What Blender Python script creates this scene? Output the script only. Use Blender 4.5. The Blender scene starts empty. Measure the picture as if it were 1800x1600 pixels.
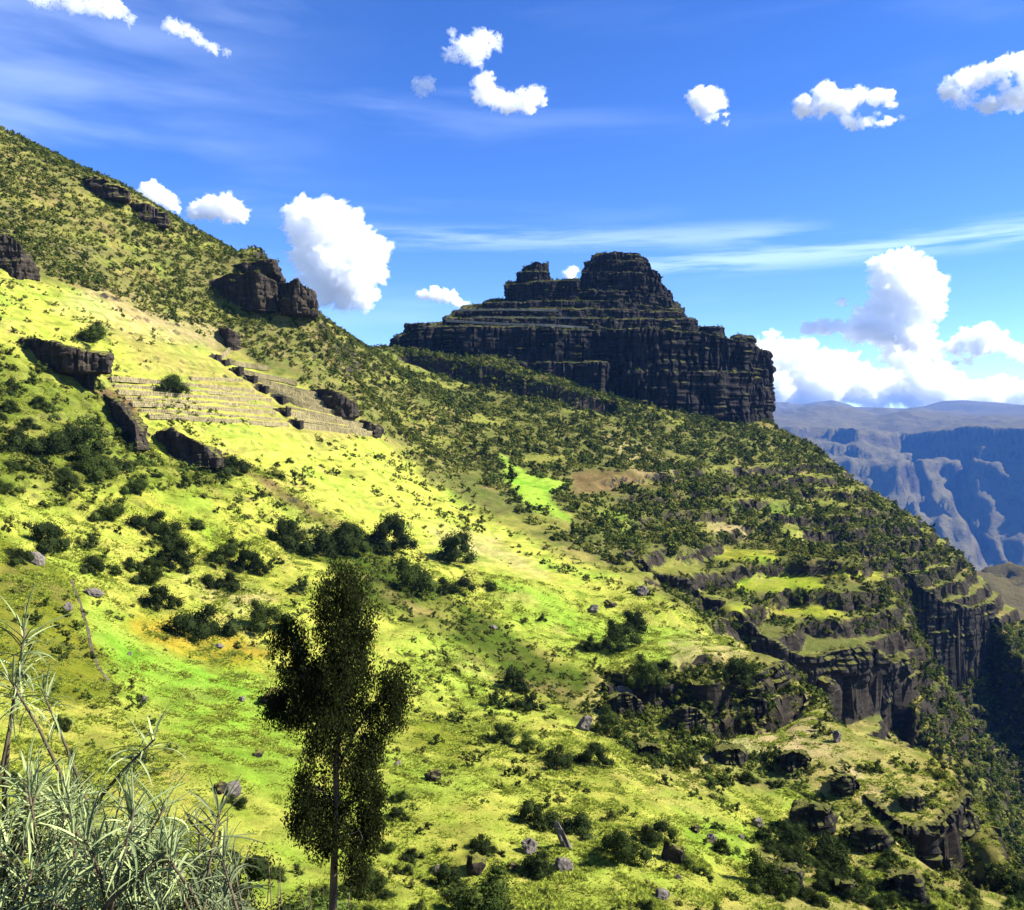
import bpy, bmesh, math, random
import numpy as np
from mathutils import Vector, Matrix

random.seed(7)
rng = np.random.default_rng(7)
scene = bpy.context.scene
COL = scene.collection

# ------------------------------------------------------------------ camera
F_PX, CX, CY, HORIZON = 1500.0, 900.0, 800.0, 750.0
PITCH = math.atan((CY - HORIZON) / F_PX)
cam_data = bpy.data.cameras.new('camera')
cam_data.sensor_width = 36.0
cam_data.lens = 36.0 * F_PX / 1800.0
cam_data.clip_start = 0.1
cam_data.clip_end = 90000.0
cam = bpy.data.objects.new('camera', cam_data)
cam.location = (0, 0, 0)
cam.rotation_euler = (math.radians(90) - PITCH, 0, 0)
COL.objects.link(cam)
scene.camera = cam

# ------------------------------------------------------------------ sky + sun
SUN_AZ, SUN_EL = math.radians(90), math.radians(40)      # azimuth from +Y towards +X
SUN_DIR = Vector((math.sin(SUN_AZ) * math.cos(SUN_EL), math.cos(SUN_AZ) * math.cos(SUN_EL), math.sin(SUN_EL)))
world = bpy.data.worlds.new('World')
scene.world = world
world.use_nodes = True
wt = world.node_tree
wt.nodes.clear()
w_out = wt.nodes.new('ShaderNodeOutputWorld')
w_bg = wt.nodes.new('ShaderNodeBackground')
w_bg.inputs['Strength'].default_value = 0.088
w_sky = wt.nodes.new('ShaderNodeTexSky')
w_sky.sky_type = 'NISHITA'
w_sky.sun_disc = False
w_sky.sun_elevation = SUN_EL
w_sky.sun_rotation = SUN_AZ
w_sky.altitude = 3900
w_sky.air_density = 1.0
w_sky.dust_density = 0.1
w_sky.ozone_density = 2.4
w_hs = wt.nodes.new('ShaderNodeHueSaturation')
w_hs.inputs['Hue'].default_value = 0.515
w_hs.inputs['Saturation'].default_value = 1.27
w_hs.inputs['Value'].default_value = 1.0
wt.links.new(w_sky.outputs[0], w_hs.inputs['Color'])
# thin cirrus: streaked noise, plus two long low bands
def w_math(op, a, b=None, c=None):
    n = wt.nodes.new('ShaderNodeMath')
    n.operation = op
    for i, v in enumerate((a, b, c)):
        if v is None: continue
        if isinstance(v, (int, float)): n.inputs[i].default_value = v
        else: wt.links.new(v, n.inputs[i])
    return n.outputs[0]
def w_range(v, a, b, lo=0.0, hi=1.0):
    n = wt.nodes.new('ShaderNodeMapRange')
    n.interpolation_type = 'SMOOTHSTEP'
    wt.links.new(v, n.inputs['Value'])
    for k, x in (('From Min', a), ('From Max', b), ('To Min', lo), ('To Max', hi)): n.inputs[k].default_value = x
    return n.outputs[0]
def w_noise(scale, rot, size, detail, rough, dist):
    mp = wt.nodes.new('ShaderNodeMapping')
    mp.inputs['Scale'].default_value = scale
    mp.inputs['Rotation'].default_value = rot
    wt.links.new(w_tc.outputs['Generated'], mp.inputs['Vector'])
    n = wt.nodes.new('ShaderNodeTexNoise')
    wt.links.new(mp.outputs[0], n.inputs['Vector'])
    for k, x in (('Scale', size), ('Detail', detail), ('Roughness', rough), ('Distortion', dist)): n.inputs[k].default_value = x
    return n.outputs['Fac']
w_tc = wt.nodes.new('ShaderNodeTexCoord')
w_sep = wt.nodes.new('ShaderNodeSeparateXYZ')
wt.links.new(w_tc.outputs['Generated'], w_sep.inputs[0])
dX, dY, dZ = w_sep.outputs
veil = w_range(w_noise((1.2, 1.2, 7.0), (0.0, 0.10, 0.0), 1.7, 6, 0.52, 0.3), 0.50, 0.80, 0.0, 0.17)
streak = w_noise((3.0, 3.0, 40.0), (0.0, 0.02, 0.0), 1.6, 8, 0.6, 0.2)
def w_band(z0, slope, width, xa, xb, amt):
    zc = w_math('MULTIPLY_ADD', dX, slope, z0)
    off = w_math('ABSOLUTE', w_math('SUBTRACT', dZ, zc))
    k = w_range(off, 0.0, width, 1.0, 0.0)
    k = w_math('MULTIPLY', k, w_range(dX, xa, xa + 0.08))
    k = w_math('MULTIPLY', k, w_range(dX, xb - 0.1, xb, 1.0, 0.0))
    return w_math('MULTIPLY', w_math('MULTIPLY', k, w_range(streak, 0.36, 0.60)), amt)
b1 = w_band(0.213, -0.01, 0.020, -0.24, 0.36, 0.20)
b2 = w_band(0.175, 0.035, 0.022, 0.08, 0.95, 0.28)
left_veil = w_math('MULTIPLY', w_range(dX, -0.10, -0.5), w_range(w_noise((1.5, 1.5, 9.0), (0.0, 0.16, 0.0), 1.9, 5, 0.5, 0.2), 0.34, 0.75, 0.0, 0.26))
cover = w_math('MAXIMUM', w_math('MAXIMUM', w_math('MULTIPLY', veil, w_range(dX, 0.2, -0.2, 0.35, 1.0)), left_veil), w_math('MAXIMUM', b1, b2))
w_mix = wt.nodes.new('ShaderNodeMixRGB')
w_mix.inputs['Color2'].default_value = (6.4, 7.5, 9.4, 1)
wt.links.new(cover, w_mix.inputs['Fac'])
wt.links.new(w_hs.outputs[0], w_mix.inputs['Color1'])
wt.links.new(w_mix.outputs[0], w_bg.inputs['Color'])
wt.links.new(w_bg.outputs[0], w_out.inputs['Surface'])

sun_data = bpy.data.lights.new('sun', 'SUN')
sun_data.energy = 5.0
sun_data.angle = math.radians(0.5)
sun_data.color = (1.0, 0.95, 0.86)
sun = bpy.data.objects.new('sun', sun_data)
sun.rotation_euler = (-SUN_DIR).to_track_quat('-Z', 'Y').to_euler()
COL.objects.link(sun)

scene.view_settings.view_transform = 'Standard'
scene.view_settings.look = 'None'
scene.view_settings.gamma = 1.0
scene.view_settings.use_curve_mapping = False
scene.view_settings.exposure = 1.68
scene.render.engine = 'CYCLES'
scene.cycles.use_denoising = True
scene.cycles.diffuse_bounces = 2
scene.cycles.transparent_max_bounces = 24
scene.cycles.volume_bounces = 28
scene.cycles.max_bounces = 30

# ------------------------------------------------------------------ helpers
cP, sP = math.cos(PITCH), math.sin(PITCH)

def P(px, py, d):
    """world point seen at photo pixel (px, py), d metres ahead"""
    rx, up = (px - CX) / F_PX, (CY - py) / F_PX
    t = d / (cP + up * sP)
    return Vector((rx * t, d, t * (up * cP - sP)))

def project(X, Y, Z):
    fwd = Y * cP - Z * sP
    up = Y * sP + Z * cP
    fwd = np.where(fwd < 0.1, 0.1, fwd)
    return CX + F_PX * X / fwd, CY - F_PX * up / fwd

def _hash(ix, iy, iz, seed):
    with np.errstate(over='ignore'):
        h = (ix.astype(np.uint32) * np.uint32(374761393) + iy.astype(np.uint32) * np.uint32(668265263)
             + iz.astype(np.uint32) * np.uint32(2246822519) + np.uint32(seed * 3266489917 & 0xffffffff))
        h = (h ^ (h >> np.uint32(13))) * np.uint32(1274126177)
        h = (h ^ (h >> np.uint32(15))) * np.uint32(2246822519)
        return h ^ (h >> np.uint32(16))

def noise3(x, y, z, seed=0):
    """gradient noise, about -1..1"""
    x, y, z = np.broadcast_arrays(np.asarray(x, float), np.asarray(y, float), np.asarray(z, float))
    fx, fy, fz = np.floor(x), np.floor(y), np.floor(z)
    ix, iy, iz = fx.astype(np.int64), fy.astype(np.int64), fz.astype(np.int64)
    x, y, z = x - fx, y - fy, z - fz
    u, v, w = (t * t * t * (t * (t * 6 - 15) + 10) for t in (x, y, z))
    out = 0
    for dx in (0, 1):
        for dy in (0, 1):
            for dz in (0, 1):
                h = _hash(ix + dx, iy + dy, iz + dz, seed)
                g = ((h & np.uint32(1023)).astype(float) / 511.5 - 1) * (x - dx) \
                    + (((h >> np.uint32(10)) & np.uint32(1023)).astype(float) / 511.5 - 1) * (y - dy) \
                    + (((h >> np.uint32(20)) & np.uint32(1023)).astype(float) / 511.5 - 1) * (z - dz)
                out = out + g * (u if dx else 1 - u) * (v if dy else 1 - v) * (w if dz else 1 - w)
    return out * 1.4

def fbm(x, y, z, octaves=4, seed=0, gain=0.5):
    s, a, f = 0, 1.0, 1.0
    for o in range(octaves):
        s = s + a * noise3(x * f, y * f, z * f, seed + o * 17)
        a *= gain
        f *= 2.03
    return s

def smooth(a, b, t):
    t = np.clip((t - a) / (b - a), 0, 1)
    return t * t * (3 - 2 * t)

def new_mesh(name, verts, faces):
    me = bpy.data.meshes.new(name)
    verts = np.asarray(verts, dtype=np.float32)
    if isinstance(faces, np.ndarray):
        n, k = faces.shape
        me.vertices.add(len(verts))
        me.vertices.foreach_set('co', verts.ravel())
        me.loops.add(n * k)
        me.loops.foreach_set('vertex_index', faces.astype(np.int32).ravel())
        me.polygons.add(n)
        me.polygons.foreach_set('loop_start', np.arange(0, n * k, k, dtype=np.int32))
        me.update(calc_edges=True)
    else:
        me.from_pydata([tuple(v) for v in verts], [], faces)
        me.update()
    return me

def set_smooth(me, on=True):
    me.polygons.foreach_set('use_smooth', np.full(len(me.polygons), on))

def link(name, me, mat=None, parent=None, loc=None):
    o = bpy.data.objects.new(name, me)
    COL.objects.link(o)
    if mat is not None and me is not None and not me.materials:
        me.materials.append(mat)
    if parent is not None:
        o.parent = parent
    if loc is not None:
        o.location = loc
    return o

def tag(o, label=None, cat=None, group=None, kind=None):
    if label: o['label'] = label
    if cat: o['category'] = cat
    if group: o['group'] = group
    if kind: o['kind'] = kind
    return o

def empty(name, loc, rz=0.0):
    o = bpy.data.objects.new(name, None)
    o.location = loc
    o.rotation_euler = (0, 0, rz)
    o.empty_display_size = 0.3
    COL.objects.link(o)
    return o

def attr_color(me, cols, name='Col'):
    a = me.color_attributes.new(name, 'FLOAT_COLOR', 'POINT')
    c4 = np.ones((len(cols), 4), np.float32)
    c4[:, :3] = cols
    a.data.foreach_set('color', c4.ravel())

# ------------------------------------------------------------------ materials
def mat_new(name):
    m = bpy.data.materials.new(name)
    m.use_nodes = True
    nt = m.node_tree
    nt.nodes.clear()
    out = nt.nodes.new('ShaderNodeOutputMaterial')
    return m, nt, out

def n_noise(nt, scale, detail=5, rough=0.6, coord=None, dist=0.0):
    n = nt.nodes.new('ShaderNodeTexNoise')
    n.inputs['Scale'].default_value = scale
    n.inputs['Detail'].default_value = detail
    n.inputs['Roughness'].default_value = rough
    n.inputs['Distortion'].default_value = dist
    if coord is not None:
        nt.links.new(coord, n.inputs['Vector'])
    return n

def n_ramp(nt, fac, stops):
    r = nt.nodes.new('ShaderNodeValToRGB')
    el = r.color_ramp.elements
    while len(el) < len(stops):
        el.new(0.5)
    for e, (p, c) in zip(el, stops):
        e.position = p
        e.color = (*c, 1) if len(c) == 3 else c
    nt.links.new(fac, r.inputs[0])
    return r

def n_mix(nt, a, b, fac, mode='MIX'):
    m = nt.nodes.new('ShaderNodeMixRGB')
    m.blend_type = mode
    for s, v in ((m.inputs[0], fac), (m.inputs[1], a), (m.inputs[2], b)):
        if isinstance(v, (int, float)):
            s.default_value = v
        elif isinstance(v, tuple):
            s.default_value = (*v, 1)
        else:
            nt.links.new(v, s)
    return m

def n_bump(nt, height, strength, dist):
    b = nt.nodes.new('ShaderNodeBump')
    b.inputs['Strength'].default_value = strength
    b.inputs['Distance'].default_value = dist
    nt.links.new(height, b.inputs['Height'])
    return b

def n_map(nt, scale):
    tc = nt.nodes.new('ShaderNodeNewGeometry')
    mp = nt.nodes.new('ShaderNodeMapping')
    mp.inputs['Scale'].default_value = scale
    nt.links.new(tc.outputs['Position'], mp.inputs['Vector'])
    return mp.outputs[0]

def mat_ground():
    m, nt, out = mat_new('hillside_grass')
    b = nt.nodes.new('ShaderNodeBsdfDiffuse')
    at = nt.nodes.new('ShaderNodeAttribute')
    at.attribute_name = 'Col'
    pos = n_map(nt, (1, 1, 1))
    n1 = n_noise(nt, 2.2, 8, 0.75, pos)
    r1 = n_ramp(nt, n1.outputs['Fac'], [(0.30, (0.55, 0.62, 0.5)), (0.5, (1, 1, 1)), (0.72, (1.2, 1.12, 1.15))])
    c = n_mix(nt, at.outputs['Color'], r1.outputs[0], 1.0, 'MULTIPLY')
    n2 = n_noise(nt, 0.35, 6, 0.65, pos)
    r2 = n_ramp(nt, n2.outputs['Fac'], [(0.35, (0.78, 0.9, 0.7)), (0.6, (1.08, 1.0, 1.1))])
    c2 = n_mix(nt, c.outputs[0], r2.outputs[0], 1.0, 'MULTIPLY')
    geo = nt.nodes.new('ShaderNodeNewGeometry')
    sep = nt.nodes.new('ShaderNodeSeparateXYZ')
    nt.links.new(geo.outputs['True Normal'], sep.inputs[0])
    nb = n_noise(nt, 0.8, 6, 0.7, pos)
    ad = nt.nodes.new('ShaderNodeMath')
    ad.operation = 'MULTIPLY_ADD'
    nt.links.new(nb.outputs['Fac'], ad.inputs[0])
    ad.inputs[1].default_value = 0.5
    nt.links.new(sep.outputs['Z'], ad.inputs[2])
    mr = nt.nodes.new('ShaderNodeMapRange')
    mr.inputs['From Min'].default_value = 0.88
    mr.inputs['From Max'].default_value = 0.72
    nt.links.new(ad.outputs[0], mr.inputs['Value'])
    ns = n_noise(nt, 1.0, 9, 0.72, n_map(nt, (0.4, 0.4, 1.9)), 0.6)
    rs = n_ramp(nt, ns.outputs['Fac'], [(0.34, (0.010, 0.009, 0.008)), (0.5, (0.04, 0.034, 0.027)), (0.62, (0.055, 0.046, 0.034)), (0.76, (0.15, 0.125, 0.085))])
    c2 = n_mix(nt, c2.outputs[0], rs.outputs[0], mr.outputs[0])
    nt.links.new(c2.outputs[0], b.inputs['Color'])
    n3 = n_noise(nt, 1.3, 10, 0.8, pos)
    bp = n_bump(nt, n3.outputs['Fac'], 0.9, 0.55)
    nt.links.new(bp.outputs[0], b.inputs['Normal'])
    nt.links.new(b.outputs[0], out.inputs['Surface'])
    return m

def mat_rock(name, base=(0.085, 0.075, 0.068), light=(0.19, 0.16, 0.13), scale=1.0, grass=(0.13, 0.13, 0.03), grass_lo=0.62):
    m, nt, out = mat_new(name)
    b = nt.nodes.new('ShaderNodeBsdfDiffuse')
    pos = n_map(nt, (0.35 * scale, 0.35 * scale, 1.7 * scale))
    n1 = n_noise(nt, 1.0, 9, 0.7, pos, 0.6)
    dark = tuple(v * 0.45 for v in base)
    r1 = n_ramp(nt, n1.outputs['Fac'], [(0.3, dark), (0.48, base), (0.62, base), (0.78, light)])
    posv = n_map(nt, (1.1 * scale, 1.1 * scale, 0.12 * scale))
    n2 = n_noise(nt, 1.0, 7, 0.65, posv)
    r2 = n_ramp(nt, n2.outputs['Fac'], [(0.36, (0.45, 0.45, 0.47)), (0.55, (1, 1, 1)), (0.75, (1.4, 1.3, 1.15))])
    c = n_mix(nt, r1.outputs[0], r2.outputs[0], 1.0, 'MULTIPLY')
    # grass grows on the level ledges
    geo = nt.nodes.new('ShaderNodeNewGeometry')
    sep = nt.nodes.new('ShaderNodeSeparateXYZ')
    nt.links.new(geo.outputs['Normal'], sep.inputs[0])
    n4 = n_noise(nt, 0.45 * scale, 5, 0.7, n_map(nt, (1, 1, 1)))
    ad = nt.nodes.new('ShaderNodeMath')
    ad.operation = 'MULTIPLY_ADD'
    nt.links.new(n4.outputs['Fac'], ad.inputs[0])
    ad.inputs[1].default_value = 0.7
    nt.links.new(sep.outputs['Z'], ad.inputs[2])
    mr = nt.nodes.new('ShaderNodeMapRange')
    mr.inputs['From Min'].default_value = grass_lo + 0.35
    mr.inputs['From Max'].default_value = grass_lo + 0.55
    nt.links.new(ad.outputs[0], mr.inputs['Value'])
    c2 = n_mix(nt, c.outputs[0], grass, mr.outputs[0])
    nt.links.new(c2.outputs[0], b.inputs['Color'])
    n3 = n_noise(nt, 1.0, 10, 0.75, n_map(nt, (1.2 * scale, 1.2 * scale, 2.4 * scale)))
    bp = n_bump(nt, n3.outputs['Fac'], 0.8, 0.5 / scale)
    nt.links.new(bp.outputs[0], b.inputs['Normal'])
    nt.links.new(b.outputs[0], out.inputs['Surface'])
    return m

def mat_leaf(name, col, var=0.35, translucent=0.25, hue=0.0):
    m, nt, out = mat_new(name)
    d = nt.nodes.new('ShaderNodeBsdfDiffuse')
    t = nt.nodes.new('ShaderNodeBsdfTranslucent')
    mx = nt.nodes.new('ShaderNodeMixShader')
    mx.inputs[0].default_value = translucent
    oi = nt.nodes.new('ShaderNodeObjectInfo')
    geo = nt.nodes.new('ShaderNodeNewGeometry')
    a = tuple(v * (1 - var) for v in col)
    bb = (col[0] * (1 + var + hue), col[1] * (1 + var), col[2] * (1 + var * 0.4))
    r1 = n_ramp(nt, oi.outputs['Random'], [(0, a), (1, bb)])
    r2 = n_ramp(nt, geo.outputs['Random Per Island'], [(0, (0.65, 0.7, 0.65)), (1, (1.4, 1.3, 1.2))])
    c = n_mix(nt, r1.outputs[0], r2.outputs[0], 1.0, 'MULTIPLY')
    nt.links.new(c.outputs[0], d.inputs['Color'])
    nt.links.new(c.outputs[0], t.inputs['Color'])
    nt.links.new(d.outputs[0], mx.inputs[1])
    nt.links.new(t.outputs[0], mx.inputs[2])
    nt.links.new(mx.outputs[0], out.inputs['Surface'])
    return m

def mat_plain(name, stops, scale, aniso=(1, 1, 1), bump=0.6, bd=0.1):
    m, nt, out = mat_new(name)
    b = nt.nodes.new('ShaderNodeBsdfDiffuse')
    pos = n_map(nt, aniso)
    n1 = n_noise(nt, scale, 7, 0.65, pos)
    r = n_ramp(nt, n1.outputs['Fac'], stops)
    nt.links.new(r.outputs[0], b.inputs['Color'])
    bp = n_bump(nt, n1.outputs['Fac'], bump, bd)
    nt.links.new(bp.outputs[0], b.inputs['Normal'])
    nt.links.new(b.outputs[0], out.inputs['Surface'])
    return m

M = {}
M['ground'] = mat_ground()
M['rock'] = mat_rock('dark_cliff_rock', (0.03, 0.027, 0.025), (0.11, 0.097, 0.082), 0.55, grass=(0.09, 0.092, 0.026), grass_lo=0.76)
M['outcrop'] = mat_rock('weathered_outcrop_rock', (0.05, 0.041, 0.033), (0.24, 0.18, 0.125), 1.0, grass_lo=0.66)
M['grey_cliff'] = mat_rock('grey_cliff_rock', (0.038, 0.035, 0.031), (0.125, 0.112, 0.095), 0.5, grass=(0.10, 0.10, 0.028), grass_lo=0.6)
M['boulder'] = mat_rock('pale_boulder_rock', (0.16, 0.14, 0.12), (0.42, 0.37, 0.3), 2.2, grass_lo=0.95)
M['terrace_stone'] = mat_plain('terrace_stone', [(0.3, (0.12, 0.105, 0.05)), (0.55, (0.25, 0.21, 0.11)), (0.75, (0.29, 0.24, 0.13))], 0.9, bump=0.5, bd=0.15)
M['bush'] = [mat_leaf('scrub_leaf_dark', (0.036, 0.052, 0.014)), mat_leaf('scrub_leaf_olive', (0.12, 0.135, 0.032), hue=0.05),
             mat_leaf('scrub_leaf_green', (0.062, 0.092, 0.022))]
M['dark_bush'] = mat_leaf('dark_shrub_leaf', (0.022, 0.032, 0.011), 0.35, 0.2)
M['tuft'] = mat_leaf('grass_tuft_blade', (0.235, 0.285, 0.05), 0.4, 0.35, 0.0)
M['tree_leaf'] = mat_leaf('eucalyptus_leaf', (0.026, 0.034, 0.011), 0.35, 0.35)
M['bark'] = mat_plain('pale_bark', [(0.3, (0.05, 0.037, 0.028)), (0.7, (0.2, 0.15, 0.11))], 6, (1, 1, 0.2), 0.5, 0.02)
M['twig'] = mat_plain('twig_bark', [(0.3, (0.03, 0.025, 0.015)), (0.7, (0.14, 0.11, 0.07))], 25, (1, 1, 0.3), 0.4, 0.005)
M['silver_leaf'] = mat_leaf('silver_green_leaf', (0.23, 0.285, 0.16), 0.6, 0.15)
M['dead_leaf'] = mat_leaf('withered_leaf', (0.12, 0.09, 0.05), 0.3, 0.2)

# ------------------------------------------------------------------ terrain height
CTRL = [  # (px, py, distance ahead) read off the photograph
    # left hill skyline and what lies behind it
    (-300, 100, 240), (-150, 160, 238), (0, 232, 240), (100, 280, 240), (200, 325, 242), (300, 392, 245), (400, 447, 247),
    (480, 470, 246), (545, 545, 240), (600, 600, 268), (660, 622, 320),
    (0, 265, 340), (300, 440, 340), (555, 610, 350), (-300, 160, 340), (0, 300, 480), (400, 560, 480),
    # left hill slope
    (0, 400, 188), (150, 450, 200), (150, 550, 170), (300, 500, 218), (400, 550, 222), (450, 535, 228), (-200, 400, 165), (-200, 600, 125),
    (500, 600, 245), (600, 650, 262), (650, 700, 245), (600, 750, 200), (500, 755, 178), (400, 700, 174), (250, 655, 160),
    (400, 620, 207), (300, 600, 190), (500, 850, 145), (400, 900, 128), (300, 800, 142), (200, 800, 126), (100, 700, 132),
    (0, 600, 140), (0, 800, 106), (200, 900, 110), (0, 950, 88), (400, 1000, 112), (200, 1000, 97), (550, 950, 135), (500, 1050, 106),
    (-200, 800, 90), (-200, 1000, 70),
    # bottom of the frame
    (0, 1200, 65), (100, 1200, 68), (300, 1200, 78), (600, 1200, 90), (0, 1400, 47), (300, 1400, 54), (600, 1400, 61), (900, 1400, 67),
    (0, 1600, 36), (400, 1600, 41), (700, 1600, 45), (1000, 1600, 48), (1300, 1600, 53), (1600, 1600, 60), (1800, 1600, 66),
    (1200, 1400, 75), (1500, 1430, 82), (900, 1200, 104), (1050, 1205, 108), (1050, 1300, 85),
    # shelf of pasture in the middle and the near spur
    (1200, 1165, 118), (1310, 1150, 125), (1100, 1100, 138), (1200, 1112, 138), (1300, 1130, 131), (1130, 1035, 152), (1235, 1087, 149),
    (900, 1080, 133), (1000, 1120, 130), (1000, 1000, 165),
    (1200, 1240, 106), (1330, 1220, 110), (1400, 1180, 117), (1480, 1290, 108), (1520, 1340, 104), (1620, 1370, 100), (1700, 1410, 96), (1760, 1485, 90), (1800, 1565, 84),
    (1200, 1310, 91), (1350, 1300, 97), (1400, 1400, 86), (1600, 1540, 68),
    # slope below the rock fort
    (690, 612, 370), (860, 630, 372), (960, 655, 370), (1050, 692, 366), (1150, 715, 368), (1250, 738, 376), (1350, 748, 392),
    (800, 700, 320), (1000, 760, 300), (1200, 800, 310), (900, 800, 260), (1100, 850, 255), (1300, 850, 292), (1450, 900, 292),
    (1000, 900, 210), (1200, 950, 215), (1350, 960, 226), (700, 750, 235), (700, 850, 185), (700, 950, 150), (700, 1050, 122),
    (800, 900, 190), (850, 1000, 150), (1100, 960, 190),
    # second spur with grass ledges
    (1250, 1010, 195), (1400, 1028, 200), (1540, 1003, 217), (1300, 1070, 181), (1480, 1082, 186), (1560, 1052, 197),
    (1440, 1195, 168), (1500, 1330, 152), (1590, 1215, 186), (1610, 1110, 205), (1640, 1300, 165), (1560, 1350, 146), (1330, 1130, 166),
    # third spur and right-hand skyline
    (1450, 803, 382), (1550, 883, 352), (1640, 940, 318), (1700, 992, 302), (1520, 940, 268), (1640, 965, 288), (1600, 1125, 252), (1735, 1118, 270),
    # slope in the lower right corner
    (1650, 1140, 255), (1800, 1150, 280), (1900, 1190, 280), (1800, 1260, 252), (1750, 1350, 215), (1800, 1460, 188), (1660, 1250, 218), (1720, 1400, 175), (1850, 1600, 150),
]
WORLD_PTS = [  # ground out of view: the bluff under the camera, the gullies, the canyon side, the back of the ridge
    (0, -2, -1.7), (-2, 4, -3.4), (0, 4, -3.6), (-4, 8, -5.9), (1, 8, -6.4), (0, 15, -11.6), (-8, 15, -11), (0, 25, -18), (-15, 25, -17), (20, 20, -20), (-20, 8, -4), (-25, -10, 4),
    (20, 0, -14), (60, 0, -45), (60, 30, -48), (100, 0, -90), (10, -20, -6), (60, -20, -48), (-60, 0, 12), (-80, 40, 15), (-100, -20, 40), (-120, 60, 35),
    (56, 112, -66), (62, 92, -70), (63, 72, -66), (66, 135, -74), (50, 142, -62), (95, 100, -110), (105, 50, -115), (42, 150, -50), (120, 20, -120),
    (150, 150, -125), (200, 200, -140), (200, 100, -170), (200, 0, -190), (260, 260, -170), (230, 330, -130), (205, 380, -105), (260, 440, -130),
    (190, 470, -60), (300, 100, -230), (300, 350, -220), (300, 0, -260),
    (-40, 430, 25), (60, 470, 12), (0, 560, 0), (150, 560, -60), (-150, 560, 55), (-250, 100, 110), (-250, 300, 130), (-250, 500, 120),
]
cp = np.array([tuple(P(*c)) for c in CTRL] + WORLD_PTS)

RBF_C = 5.0
def _phi(dx, dy):
    return np.sqrt(dx * dx + dy * dy + RBF_C * RBF_C)
_n = len(cp)
_A = np.zeros((_n + 3, _n + 3))
_A[:_n, :_n] = _phi(cp[:, None, 0] - cp[None, :, 0], cp[:, None, 1] - cp[None, :, 1]) - np.eye(_n) * 0.35
_A[:_n, _n] = 1
_A[:_n, _n + 1:] = cp[:, :2]
_A[_n:, :_n] = _A[:_n, _n:].T
_sol = np.linalg.solve(_A, np.concatenate([cp[:, 2], np.zeros(3)]))

def in_poly(px, py, poly):
    """signed distance in photo pixels, positive inside"""
    inside = np.zeros(px.shape, bool)
    dmin = np.full(px.shape, 1e18)
    n = len(poly)
    for i in range(n):
        x0, y0 = poly[i]
        x1, y1 = poly[(i + 1) % n]
        cond = (y0 > py) != (y1 > py)
        xs = x0 + (py - y0) / (y1 - y0 if y1 != y0 else 1e-9) * (x1 - x0)
        inside ^= cond & (px < xs)
        ex, ey = x1 - x0, y1 - y0
        t = np.clip(((px - x0) * ex + (py - y0) * ey) / (ex * ex + ey * ey + 1e-9), 0, 1)
        dmin = np.minimum(dmin, (px - x0 - t * ex) ** 2 + (py - y0 - t * ey) ** 2)
    return np.where(inside, 1, -1) * np.sqrt(dmin)

# scarps: plan lines along which the ground breaks off: [(px, d)...], drop, width of the foot slope
SCARPS = {
    'middle': ([(1280, 173), (1350, 170), (1430, 171), (1520, 178), (1596, 190)], 11.0, 30.0),
    'grey': ([(1578, 272), (1640, 268), (1700, 272), (1748, 288)], 24.0, 60.0),
    'shelf': ([(1050, 115), (1150, 111), (1250, 110), (1340, 113), (1425, 119)], 3.6, 12.0),
    'hollow': ([(1540, 85), (1600, 80), (1660, 81), (1715, 87)], 6.5, 14.0),
    'edge': ([(1680, 250), (1740, 243), (1860, 250)], 11.0, 30.0),
    'gully': ([(1105, 184), (1180, 180), (1275, 179)], 5.5, 14.0),
    'upper': ([(1500, 268), (1560, 262), (1640, 262), (1690, 268)], 0.0, 20.0),
    'nose': ([(1680, 79), (1740, 76), (1800, 79)], 5.0, 10.0),
    'fort': ([(705, 364), (850, 357), (1000, 353), (1085, 357)], 9.0, 24.0),
    'step': ([(1615, 228), (1690, 222), (1770, 229)], 6.0, 16.0),
}
SCARP_XY = {k: np.array([((px - CX) / F_PX * d, d) for px, d in v[0]]) for k, v in SCARPS.items()}

def carve(X, Y, z):
    for k, (ln, D, W) in SCARPS.items():
        if D == 0: continue
        L = SCARP_XY[k]
        wob = 1.6 * noise3(X / 6, 0 * X + D, 0 * X, 77) + 0.7 * noise3(X / 2.1, 0 * X + D, 0 * X, 78)
        t = np.interp(X, L[:, 0], L[:, 1]) + wob - Y
        end = smooth(L[0, 0] - 1, L[0, 0] + 5, X) * smooth(L[-1, 0] + 1, L[-1, 0] - 5, X)
        z = z - D * smooth(0, 1.3, t) * (1 - smooth(4, W, t)) * end
    return z

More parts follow.
